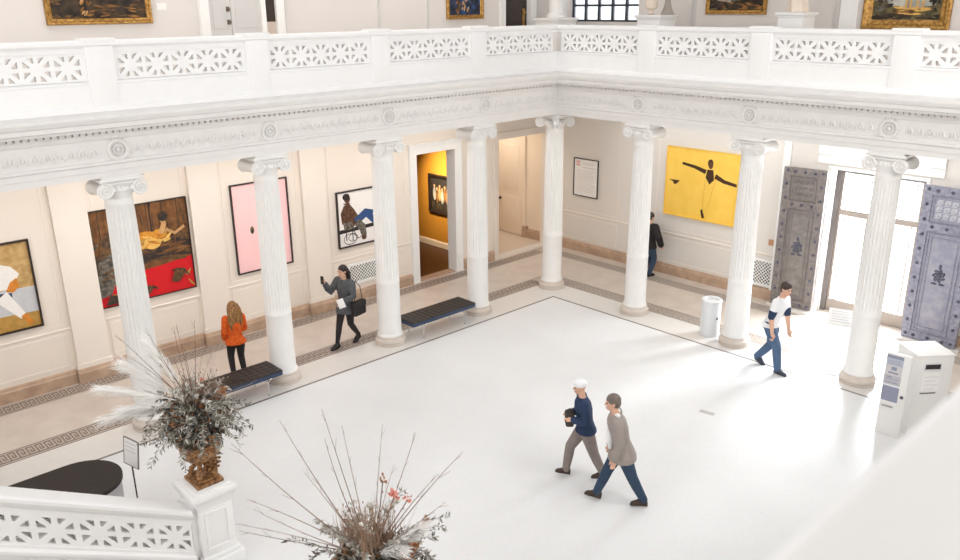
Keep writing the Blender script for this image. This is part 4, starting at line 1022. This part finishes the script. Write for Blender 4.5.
# ------------------------------------------------------------------ upper gallery pedestals and sculpture
def pedestal(label, x, y, w, h, mat, name='pedestal'):
    t = thing(name, label, 'pedestal', (x, y, GZ+.002))
    mb = MB(); mb.rbox((-w/2-.04, -w/2-.04, 0), (w/2+.04, w/2+.04, .12), .012); mb.obj('base', mat, t)
    mb = MB(); mb.rbox((-w/2, -w/2, .12), (w/2, w/2, h-.1), .008); mb.obj('shaft', mat, t)
    mb = MB(); mb.rbox((-w/2-.02, -w/2-.02, h-.1), (w/2+.02, w/2+.02, h-.06), .012); mb.rbox((-w/2-.05, -w/2-.05, h-.06), (w/2+.05, w/2+.05, h), .012); mb.obj('cap', mat, t)
beige = pm('beige plinth', (206, 190, 176), .6, .04); sculpt = pm('cream marble sculpture', (238, 222, 206), .55, .06, 8); sculg = pm('grey stone sculpture', (172, 162, 152), .6, .15, 9)
pedestal('broad white pedestal left of the leaded window in the upper gallery corner', -1.62, 1.8, .72, 1.12, plaster)
pedestal('white pedestal carrying two small sculptures right of the leaded window', 1.42, 1.8, .62, 1.2, marble)
pedestal('white pedestal with a draped figure between the two upper landscapes', 4.76, 1.8, .52, 1.26, marble)
mb = MB(); mb.lathe([(.24, 0), (.24, .08), (.2, .1), (.18, .14), (.17, .6), (.16, 1.6), (.19, 1.64), (.22, 1.7)], seg=32); o = mb.obj('marble_shaft', plaster, loc=(-1.62, 1.8, GZ+1.126)); tag(o, 'plain white marble shaft standing on the broad corner pedestal', 'sculpture')
mb = MB(); mb.lathe([(.05, 0), (.09, .02), (.05, .05), (.04, .09), (.12, .14), (.15, .24), (.13, .34), (.07, .38), (.09, .44), (.1, .52), (.07, .6), (.02, .62)], seg=24); o = mb.obj('bust', sculpt, loc=(1.3, 1.75, GZ+1.206)); tag(o, 'small cream bust on the pedestal right of the leaded window', 'sculpture')
mb = MB(); mb.lathe([(.15, 0), (.14, .03), (.09, .14), (.06, .28), (.05, .36), (.07, .42), (.06, .5), (.01, .54)], seg=20, flute=lambda k, j, r: r*(1+.1*sin(j*1.9+k))); o = mb.obj('statuette', sculg, loc=(1.6, 1.95, GZ+1.206)); tag(o, 'grey cone shaped statuette beside the cream bust in the upper gallery', 'sculpture')
mb = MB(); mb.lathe([(.2, 0), (.21, .04), (.18, .2), (.16, .5), (.17, .75), (.2, .95), (.18, 1.15), (.08, 1.22), (.07, 1.28), (.1, 1.38), (.08, 1.5), (.02, 1.54)], seg=28, flute=lambda k, j, r: r*(1+(.09*sin(j*1.57+k*.6) if k < 5 else 0))); o = mb.obj('draped_statue', sculpt, loc=(4.76, 1.8, GZ+1.266)); tag(o, 'cream draped statue on the pedestal between the two upper landscapes', 'sculpture')

# ------------------------------------------------------------------ people
def remeshed(mb, vox, smooth_it=4):
    me = mb.mesh('tmp', [skin], True, 180); o = bpy.data.objects.new('tmp', me); COL.objects.link(o)
    r = o.modifiers.new('r', 'REMESH'); r.mode = 'VOXEL'; r.voxel_size = vox
    s = o.modifiers.new('s', 'SMOOTH'); s.iterations = smooth_it; s.factor = .5
    dg = bpy.context.evaluated_depsgraph_get(); dg.update()
    nm = bpy.data.meshes.new_from_object(o.evaluated_get(dg)); bpy.data.objects.remove(o); bpy.data.meshes.remove(me)
    nm.polygons.foreach_set('use_smooth', [True]*len(nm.polygons))
    return nm
def mk(name, me, mat, parent):
    me.materials.clear(); me.materials.append(mat); me.name = name
    o = bpy.data.objects.new(name, me); COL.objects.link(o)
    if parent: o.parent = parent
    return o
def ik(a, b, l1, l2, bend):
    a, b = V(a), V(b); d = b-a; L = min(d.length, (l1+l2)*.999); d.normalize(); x = (l1*l1-l2*l2+L*L)/(2*L); h = math.sqrt(max(0, l1*l1-x*x))
    bd = V(bend); bd = (bd-d*bd.dot(d)).normalized()
    return a+d*x+bd*h, a+d*L
def person(label, loc, head, H, feet, arms, cl, lean=.0, look=(0, 0), hips=None, width=1., sk=None):
    """local: +x forward, +y left. feet {'l':(x,y,z,pitch), 'r':...}; arms {'l':(elbow xyz, wrist xyz) relative to the shoulder, in H}"""
    sk = sk or skin; h = H; w = width
    pel = V((0 if not hips else hips[0], 0, .515*h)); 
    low = min(feet['l'][2], feet['r'][2])
    wa = pel+V((lean*.12*h, 0, .085*h)); ch = pel+V((lean*.3*h, 0, .2*h)); nb = pel+V((lean*.42*h, 0, .305*h)); hd = nb+V((lean*.12*h+.012*h, 0, .105*h))
    sh = {'l': nb+V((-.005*h, .108*h*w, -.025*h)), 'r': nb+V((-.005*h, -.108*h*w, -.025*h))}
    hip = {'l': pel+V((0, .052*h, .0)), 'r': pel+V((0, -.052*h, .0))}
    legs = {}; 
    for s in 'lr':
        fx, fy, fz, pit = feet[s]; ank = V((fx, fy, fz+.05*h)); kn, an = ik(hip[s], ank, .25*h, .245*h, (1, 0, .1)); legs[s] = (kn, an, pit)
    AR = {}
    for s in 'lr':
        e, wr = arms[s]; AR[s] = (sh[s]+V(e)*h, sh[s]+V(wr)*h)
    yaw, tilt = look
    HR = M.Rotation(yaw, 4, 'Z') @ M.Rotation(tilt, 4, 'Y')
    def torso(mb, g, z_low=None, flare=0, top=True):
        X, Y = V((1, 0, 0)), V((0, 1, 0))
        rs = []
        hx = cl.get('hx', .08)
        if z_low is not None: rs += [(V((pel.x, 0, z_low*h)), X*(hx+flare+g)*h, Y*(.112+flare+g)*h), (V((pel.x, 0, (z_low*.5+.26)*h)), X*(hx*.75+.022+flare*.6+g)*h, Y*(.111+flare*.6+g)*h)]
        rs += [(pel-V((0, 0, .03*h)), X*(.07+g)*h, Y*(.095*w+g)*h), (pel+V((0, 0, .03*h)), X*(.068+g)*h, Y*(.093*w+g)*h), (wa, X*(.06+g)*h, Y*(.082*w+g)*h), (wa.lerp(ch, .5), X*(.064+g)*h, Y*(.09*w+g)*h), (ch, X*(.07+g)*h, Y*(.1*w+g)*h), (ch.lerp(nb, .6), X*(.062+g)*h, Y*(.1*w+g)*h), (nb-V((0, 0, .008*h)), X*(.045+g)*h, Y*(.075*w+g)*h), (nb+V((0, 0, .012*h)), X*(.034+g)*h, Y*(.038+g)*h)]
        if z_low is not None: rs = rs[:2]+rs[3:]
        mb.rings(rs, 20)
    def arm(mb, s, g, to=1., a0=.0):
        e, wr = AR[s]
        if to >= 1: mb.tube([sh[s], sh[s].lerp(e, .5), e, e.lerp(wr, .4), wr], [(.036+g)*h, (.031+g)*h, (.027+g)*h, (.026+g)*h, (.018+g*1.2)*h], 12, cap='round')
        else: mb.tube([sh[s], sh[s].lerp(e, .5), sh[s].lerp(e, min(1, to*1.6))], [(.037+g)*h, (.034+g)*h, (.034+g)*h], 12, cap='round')
    def leg(mb, s, g, cuff=0.):
        kn, an, _ = legs[s]
        iw = V((0, -.012*h if s == 'l' else .012*h, 0)); mb.tube([hip[s]+iw+V((0, 0, .01*h)), hip[s].lerp(kn, .12)+iw*.4, hip[s].lerp(kn, .35), kn, kn.lerp(an, .35), an+V((0, 0, .012*h))], [(.044+g)*h, (.053+g)*h, (.052+g)*h, (.037+g)*h, (.034+g)*h, (.023+g*.7+cuff*.6)*h], 12, cap='round')
    # --- body: one continuous skin surface
    mb = MB(); torso(mb, 0)
    mb.tube([nb-V((0, 0, .01*h)), hd-V((.01*h, 0, .02*h))], [.034*h, .031*h], 12, cap='round')
    q = h*.0625
    mb.ball(hd+HR @ V((-.004*h, 0, .018*h)), (q*.88, q*.7, q*.82), seg=18, ring=12)
    mb.ball(hd+HR @ V((.014*h, 0, -.022*h)), (q*.58, q*.52, q*.68), seg=14, ring=10)
    mb.tube([hd+HR @ V((.046*h, 0, .012*h)), hd+HR @ V((.06*h, 0, -.008*h))], [.006*h, .0085*h], 8, cap='round')
    mb.ball(hd+HR @ V((.036*h, 0, -.05*h)), (.014*h, .017*h, .012*h), seg=8, ring=6)
    for s in (-1, 1): mb.ball(hd+HR @ V((-.006*h, s*.045*h, -.002*h)), (.011*h, .006*h, .018*h), seg=8, ring=6)
    for s in 'lr':
        arm(mb, s, 0); leg(mb, s, 0)
        e, wr = AR[s]; d = (wr-e).normalized(); sg = 1 if s == 'l' else -1
        side = V((1, 0, 0))-d*d.x; side = side.normalized() if side.length > .2 else V((0, 0, 1)); side = (side-d*side.dot(d)).normalized(); nrm = d.cross(side)*sg
        pc = wr+d*.032*h
        mb.rings([(wr, side*.016*h, nrm*.012*h), (wr+d*.02*h, side*.021*h, nrm*.012*h), (wr+d*.045*h, side*.024*h, nrm*.012*h), (wr+d*.056*h, side*.02*h, nrm*.009*h)], 12)
        for k, (o, L) in enumerate(((.017, .04), (.006, .046), (-.006, .042), (-.017, .033))):
            b0 = wr+d*.05*h+side*o*h; m_ = b0+d*L*.5*h-nrm*.004*h; e_ = m_+d*L*.42*h-nrm*.014*h
            mb.tube([b0, m_, e_], [.0056*h, .0052*h, .0045*h], 8, cap='round')
        tb = wr+d*.018*h+side*.017*h; mb.tube([tb, tb+d*.02*h+side*.014*h, tb+d*.04*h+side*.016*h-nrm*.008*h], [.007*h, .006*h, .005*h], 8, cap='round')
        kn, an, pit = legs[s]
        mb.tube([an, an+V((.0, 0, -.012*h)), an+V((.022*h, 0, -.018*h))], [.021*h, .02*h, .012*h], 10, cap='round')
    body = mk('person', remeshed(mb, .0075, 3), sk, None)
    body.location = loc; body.rotation_euler.z = head; tag(body, label, 'person')
    # --- face details
    for s in (-1, 1):
        mb = MB(); mb.ball(hd+HR @ V((.0455*h, s*.019*h, .012*h)), .0062*h, seg=8, ring=6); mb.obj('eye', frame_bk, body)
    mb = MB(); mb.tube([hd+HR @ V((.0515*h, -.013*h, -.035*h)), hd+HR @ V((.054*h, 0, -.0345*h)), hd+HR @ V((.0515*h, .013*h, -.035*h))], .0035*h, 6); mb.obj('mouth', pm('lips', (176, 104, 92), .6), body)
    # --- clothes
    if 'trousers' in cl:
        mb = MB(); X, Y = V((1, 0, 0)), V((0, 1, 0)); g = cl.get('tg', .012)
        gg = g if 'hem' not in cl else .001; mb.rings([(pel+V((0, 0, -.045*h)), X*(.062+g)*h, Y*(.088+g)*h), (pel+V((0, 0, -.012*h)), X*(.066+gg)*h, Y*(.093+gg)*h), (pel+V((0, 0, .0)), X*(.066+gg)*h, Y*(.09*w+gg)*h), (pel+V((0, 0, .04*h)), X*(.062+gg)*h, Y*(.084*w+gg)*h)], 18)
        for s in 'lr': leg(mb, s, g, cl.get('cuff', .006))
        mk('trousers', remeshed(mb, .010, 4), cl['trousers'], body)
    mb = MB(); g = cl.get('g', .012)
    torso(mb, g, cl.get('hem'), cl.get('flare', 0))
    for s in 'lr': arm(mb, s, g, cl.get('sleeve', 1.))
    mk(cl.get('topname', 'shirt'), remeshed(mb, .010, 4), cl['top'], body)
    if 'band' in cl:                                      # dark short sleeve over the upper arm
        for s in 'lr':
            e, wr = AR[s]; mb = MB(); mb.tube([sh[s].lerp(e, .38), sh[s].lerp(e, .7), sh[s].lerp(e, .9), sh[s].lerp(e, .98)], [.043*h, .042*h, .038*h, .035*h], 12, cap='round'); mk('sleeve', remeshed(mb, .010, 3), cl['band'], body)
    for s in 'lr':
        kn, an, pit = legs[s]; fm = M.Translation(an-V((0, 0, .05*h))) @ M.Rotation(pit, 4, 'Y')
        mb = MB(); X = [(-.036, .012, .016), (-.03, .021, .03), (-.005, .024, .045), (.03, .025, .036), (.065, .029, .024), (.095, .024, .018), (.108, .011, .01)]
        mb.rings([(fm @ V((x*h, 0, hh*h/1.0)), (fm.to_3x3() @ V((0, ww*h, 0))), (fm.to_3x3() @ V((0, 0, hh*h)))) for x, ww, hh in X], 14)
        mb.obj('shoe', cl.get('shoes', black), body)
        if 'sole' in cl:
            mb = MB(); mb.rings([(fm @ V((x*h, 0, .007*h)), (fm.to_3x3() @ V((0, (ww+.003)*h, 0))), (fm.to_3x3() @ V((0, 0, .006*h)))) for x, ww, hh in X], 12); mb.obj('sole', cl['sole'], body)
    # --- hair or hat
    hb = cl.get('hair'); HP = lambda x, y, z: hd+HR @ V((x*h, y*h, z*h))
    if hb:
        mb = MB(); mb.ball(HP(-.012, 0, .03), (q*.96, q*.82, q*.84), seg=18, ring=12); mb.ball(HP(-.03, 0, .0), (q*.66, q*.76, q*.8), seg=14, ring=10)
        st = cl.get('hairstyle', 'short')
        if st == 'long':
            for k in range(9):
                y = (k-4)*.0115; mb.tube([HP(-.045, y*.9, .04), HP(-.066, y*1.3, -.01), HP(-.074, y*1.6, -.08), HP(-.075, y*1.5+.004*sin(k), -.16), HP(-.07, y*1.2, -.235-.012*(k % 3))], [.018*h, .02*h, .02*h, .017*h, .008*h], 8, cap='round')
            for s in (-1, 1): mb.tube([HP(.01, s*.04, .03), HP(.0, s*.052, -.02), HP(-.02, s*.058, -.09), HP(-.03, s*.058, -.14)], [.014*h, .016*h, .016*h, .008*h], 8, cap='round')
        if st == 'dark_long':
            for k in range(7):
                y = (k-3)*.0125; mb.tube([HP(-.045, y*.8, .03), HP(-.06, y*1.1, -.02), HP(-.055, y*1.3, -.09), HP(-.05, y*1.3, -.13)], [.018*h, .021*h, .019*h, .009*h], 8, cap='round')
        mk('hair', remeshed(mb, .008, 2), hb, body)
    if 'hat' in cl:
        mb = MB(); mb.ball(HP(-.006, 0, .036), (q*1.0, q*.86, q*.72), seg=18, ring=12); mb.rings([(HP(.03, 0, .028), HR.to_3x3() @ V((0, .036*h, 0)), HR.to_3x3() @ V((0, 0, .008*h))), (HP(.075, 0, .022), HR.to_3x3() @ V((0, .034*h, 0)), HR.to_3x3() @ V((0, 0, .005*h))), (HP(.1, 0, .015), HR.to_3x3() @ V((0, .02*h, 0)), HR.to_3x3() @ V((0, 0, .003*h)))], 14)
        mk('cap', remeshed(mb, .008, 2), cl['hat'], body)
    W = M.Translation(V(loc)) @ M.Rotation(head, 4, 'Z')
    return body, {k: W @ v for k, v in dict(lw=AR['l'][1], rw=AR['r'][1], le=AR['l'][0], re=AR['r'][0], ls=sh['l'], rs=sh['r'], hd=hd, ch=ch, nb=nb, pel=pel).items()}, W

cm2 = lambda n, c, v=.12, s=14, c2=None: pm('cloth '+n, c, .85, v, s, rgb2=c2)
jeans = cm2('blue jeans', (80, 104, 136)); jeans2 = cm2('dark jeans', (50, 70, 94)); blk = cm2('black', (36, 33, 34)); orange = cm2('orange knit', (226, 106, 26), .25, 16, (206, 76, 20)); whitec = cm2('white', (242, 242, 244), .03)
navy = cm2('navy', (38, 56, 88)); greyb = cm2('grey brown trousers', (142, 130, 124)); taupe = cm2('taupe coat', (158, 148, 142), .08); greyc = cm2('grey wool', (88, 90, 94), .25); brownshoe = cm2('brown shoe', (74, 60, 50)); darkj = cm2('black jacket', (30, 28, 30))
hair_bl = pm('ash blonde hair', (176, 128, 72), .6, .3, 16, rgb2=(92, 58, 36), stretch=(4, 4, .6)); hair_dk = pm('dark hair', (38, 28, 26), .5, .2, 20); hair_gr = pm('grey brown hair', (120, 108, 100), .6, .25, 20); hair_bk = pm('cropped brown hair', (66, 52, 46), .7, .2, 20)

# man in white T-shirt, mid-stride towards the entry
yw = math.atan2(-.25, .55)
person('man in white T-shirt and blue jeans striding between the columns', (6.145, -.665, 0), math.atan2(-.05, .99), 1.8,
       {'r': (.27, -.09, 0, 0), 'l': (-.27, .09, .03, R(26))}, {'l': ((.03, .01, -.17), (.08, -.02, -.31)), 'r': ((-.03, -.02, -.17), (-.01, -.01, -.33))},
       dict(trousers=jeans, top=whitec, sleeve=.34, band=navy, hair=hair_bk, shoes=pm('dark shoes', (58, 62, 76), .6), tg=.012, cuff=.012, g=.009, hem=.495, hx=.085), lean=.2, look=(R(-12), R(14)), width=.84, )
# two walkers in the middle of the court
yw = math.atan2(-.70, -.69)
_, J, W = person('person in white cap and navy jacket walking in the middle of the court', (6.15, -6.17, 0), yw, 1.60,
       {'r': (.27, -.04, .02, R(-14)), 'l': (-.27, .04, .0, 0)}, {'l': ((-.03, .04, -.165), (.085, -.0, -.15)), 'r': ((-.02, -.04, -.165), (.085, .01, -.16))},
       dict(trousers=greyb, top=navy, topname='jacket', hat=whitec, shoes=brownshoe, hem=.49, flare=.0, g=.014, tg=.012, cuff=.008, sole=whitec, hx=.085), lean=.1, look=(R(0), R(8)), width=.86)
def bag(label, p, sx, sy, sz, mat, rz, strap_to=None, strap2=None):
    t = thing('shoulder_bag', label, 'bag', p, rz)
    mb = MB(); mb.rbox((-sx/2, -sy/2, -sz), (sx/2, sy/2, 0), min(sx, sy)*.32); mb.obj('bag_body', mat, t)
    mb = MB(); mb.rbox((-sx/2-.004, -sy/2-.006, -sz*.42), (sx/2+.004, sy/2+.006, .006), min(sx, sy)*.28); mb.obj('flap', mat, t)
    mb = MB(); top = strap_to or V((0, 0, .18)); mb.tube([(-sx*.36, 0, -.01), (-sx*.2, 0, top[2]*.7), (0, top[1], top[2]), (sx*.2, 0, top[2]*.7), (sx*.36, 0, -.01)], .009, 6); mb.obj('strap', mat, t)
    return t
hp = J['lw'].lerp(J['rw'], .5)
bag('dark bag held in front by the person in the white cap', hp+W.to_3x3() @ V((.05, 0, .06)), .13, .2, .2, pm('dark olive bag', (66, 58, 50), .7, .2, 12), yw, V((0, 0, .06)))
yw = math.atan2(-.1, -.5)
person('person with grey hair in a taupe coat and white scarf striding across the court', (6.93, -6.33, 0), math.atan2(-.62, -.78), 1.69,
       {'l': (-.33, .06, 0, 0), 'r': (.33, -.06, .012, R(-16))}, {'l': ((-.03, .03, -.17), (.0, .02, -.31)), 'r': ((.0, -.03, -.17), (.03, -.02, -.31))},
       dict(trousers=jeans2, top=taupe, topname='coat', hair=hair_gr, shoes=brownshoe, hem=.43, flare=.004, hx=.1, g=.016, tg=.01, cuff=.008), lean=.16, look=(R(6), R(6)), width=.92)
sc = bpy.context.scene.objects
taupe_p = [o for o in sc if o.get('label', '').startswith('person with grey hair')][0]
mb = MB(); h = 1.69; mb.tube([(.05*h, -.045*h, .835*h), (.085*h, 0, .825*h), (.05*h, .045*h, .835*h)], .02*h, 8, cap='round')
mb.tube([(.085*h, .01*h, .80*h), (.112*h, .02*h, .72*h), (.108*h, .025*h, .62*h), (.1*h, .025*h, .54*h)], [.026*h, .032*h, .03*h, .022*h], 8, cap='round'); mk('scarf', remeshed(mb, .01, 3), whitec, taupe_p)
# woman in grey with phone
yw = math.atan2(-.57, .14)
_, J, W = person('woman in grey coat and black leggings raising a phone in the left gallery', (-.53, -5.76, 0), yw, 1.74,
       {'l': (-.28, .05, .03, R(22)), 'r': (.29, -.04, 0, 0)}, {'l': ((.02, .05, -.15), (.12, -.02, -.2)), 'r': ((.09, -.05, -.13), (.17, -.04, -.01))},
       dict(trousers=blk, top=greyc, topname='coat', hair=hair_dk, hairstyle='dark_long', shoes=black, hem=.42, flare=.004, hx=.105, g=.014, tg=.002, cuff=.0), lean=.03, look=(R(-8), R(4)), width=.92)
t = thing('phone', 'dark phone held up by the woman in grey', 'phone', J['rw']+W.to_3x3() @ V((.10, .02, .12)), yw)
mb = MB(); mb.rbox((-.006, -.04, -.085), (.006, .04, .085), .005); mb.obj('phone_body', black, t)
mb = MB(); mb.box((-.0075, -.035, -.075), (-.006, .035, .075)); mb.obj('screen', pm('dark screen', (30, 34, 42), .15), t, smooth=False)
bag('black handbag hanging at the hip of the woman in grey', W @ V((-.06, .29, 1.0)), .34, .12, .30, blk, yw, V((0, -.06, .42)))
o = MB().rbox((-.004, -.07, -.1), (.004, .07, .1), .003).obj('leaflet', paper); o.location = J['lw']+W.to_3x3() @ V((.1, .03, .0)); o.rotation_euler = (R(18), 0, yw+R(40)); tag(o, 'white folded leaflet in the hand of the woman in grey', 'leaflet')
# woman in orange, back to the camera, looking at the wall
_, J, W = person('woman with long fair hair in an orange top, seen from behind', (-.60, -8.20, 0), math.atan2(.25, -1), 1.56,
       {'l': (.02, .1, 0, 0), 'r': (-.02, -.1, 0, 0)}, {'l': ((.0, .03, -.17), (.08, .02, -.27)), 'r': ((.03, -.03, -.165), (.11, .02, -.2))},
       dict(trousers=blk, top=orange, topname='sweater', hair=hair_bl, hairstyle='long', shoes=black, hem=.47, flare=.004, g=.012, tg=.004), lean=0, look=(R(8), 0), width=.86)
# person in black jacket reading by the back wall
person('person in black jacket and dark jeans facing the back wall, half hidden by a column', (1.17, 2.38, 0), R(80), 1.68,
       {'l': (.0, .1, 0, 0), 'r': (.0, -.1, 0, 0)}, {'l': ((.0, .1, -.15), (.09, .05, -.25)), 'r': ((-.02, -.11, -.14), (.06, -.08, -.26))},
       dict(trousers=jeans2, top=darkj, topname='jacket', hair=hair_dk, shoes=black, hem=.46, flare=.01, g=.026, tg=.01), lean=.02, look=(0, R(8)), width=1.1, sk=skin)

# ------------------------------------------------------------------ lights
def area(name, loc, rot, sx, sy, power, col, spread=180):
    l = bpy.data.lights.new(name, 'AREA'); l.shape = 'RECTANGLE'; l.size = sx; l.size_y = sy; l.energy = power; l.color = col; l.spread = R(spread)
    o = bpy.data.objects.new(name, l); COL.objects.link(o); o.location = loc; o.rotation_euler = rot; return o
w = bpy.data.worlds.new('sky'); scene.world = w; w.use_nodes = True
w.node_tree.nodes['Background'].inputs['Color'].default_value = (.96, .985, 1, 1); w.node_tree.nodes['Background'].inputs['Strength'].default_value = 1.92
warm = (1, .95, .9)
for k in range(5):
    area('gallery_light_left', (-.8, -S*(k+.5)-.6, 4.58), (0, R(24), 0), .8, 2.0, 44, warm)
for k in range(4):
    area('gallery_light_back', (1.3+S*k, 1.5, 4.58), (R(18), 0, 0), 1.6, 1.2, 40, (.95, .98, 1))
area('court_fill_light', (6.2, -20.4, 6.4), (R(84), 0, 0), 9, 3, 640, (1, .985, .97))  # added fill lamp, brightens upright faces towards the court; no window built there
area('court_fill_light', (15.1, -5.5, 8.6), (R(80), 0, R(90)), 8, 1.6, 470, (1, .985, .97))  # second added fill, high over the right gallery, aimed at the left side
area('entry_daylight', (6.4, 5.4, 3.0), (R(-72), 0, R(-6)), 3.4, 3.4, 2900, (.88, .95, 1))
area('ochre_spot', (-4.3, -1.3, 3.4), (R(45), 0, 0), .3, .3, 36, (1, .82, .55), 70)
area('hall_light', (-4.4, 1.7, 3.85), (0, 0, 0), 1.5, 1.0, 38, (1, .9, .78))
for k in range(3): area('upper_light', (-1.3, -2-4*k, TOP-.1), (0, 0, 0), 1.5, 2, 40, (1, .95, .9))

# ------------------------------------------------------------------ camera
yaw, pit, rol = 2.384, -.3254, -.0083
f = V((cos(pit)*cos(yaw), cos(pit)*sin(yaw), sin(pit))); rt = V((sin(yaw), -cos(yaw), 0)); up = rt.cross(f)
r2 = rt*cos(rol)+up*sin(rol); u2 = -rt*sin(rol)+up*cos(rol)
cam = bpy.data.cameras.new('camera'); co = bpy.data.objects.new('camera', cam); COL.objects.link(co)
co.matrix_world = M(((r2.x, u2.x, -f.x, 12.8199), (r2.y, u2.y, -f.y, -14.5883), (r2.z, u2.z, -f.z, 6.7087), (0, 0, 0, 1)))
cam.sensor_width = 36; cam.lens = 816.95/960*36; cam.clip_start = .05; cam.clip_end = 200
cam.dof.use_dof = True; cam.dof.focus_distance = 15.5; cam.dof.aperture_fstop = 2.2
scene.camera = co
scene.view_settings.view_transform = 'Standard'; scene.view_settings.look = 'None'; scene.view_settings.exposure = 0.0
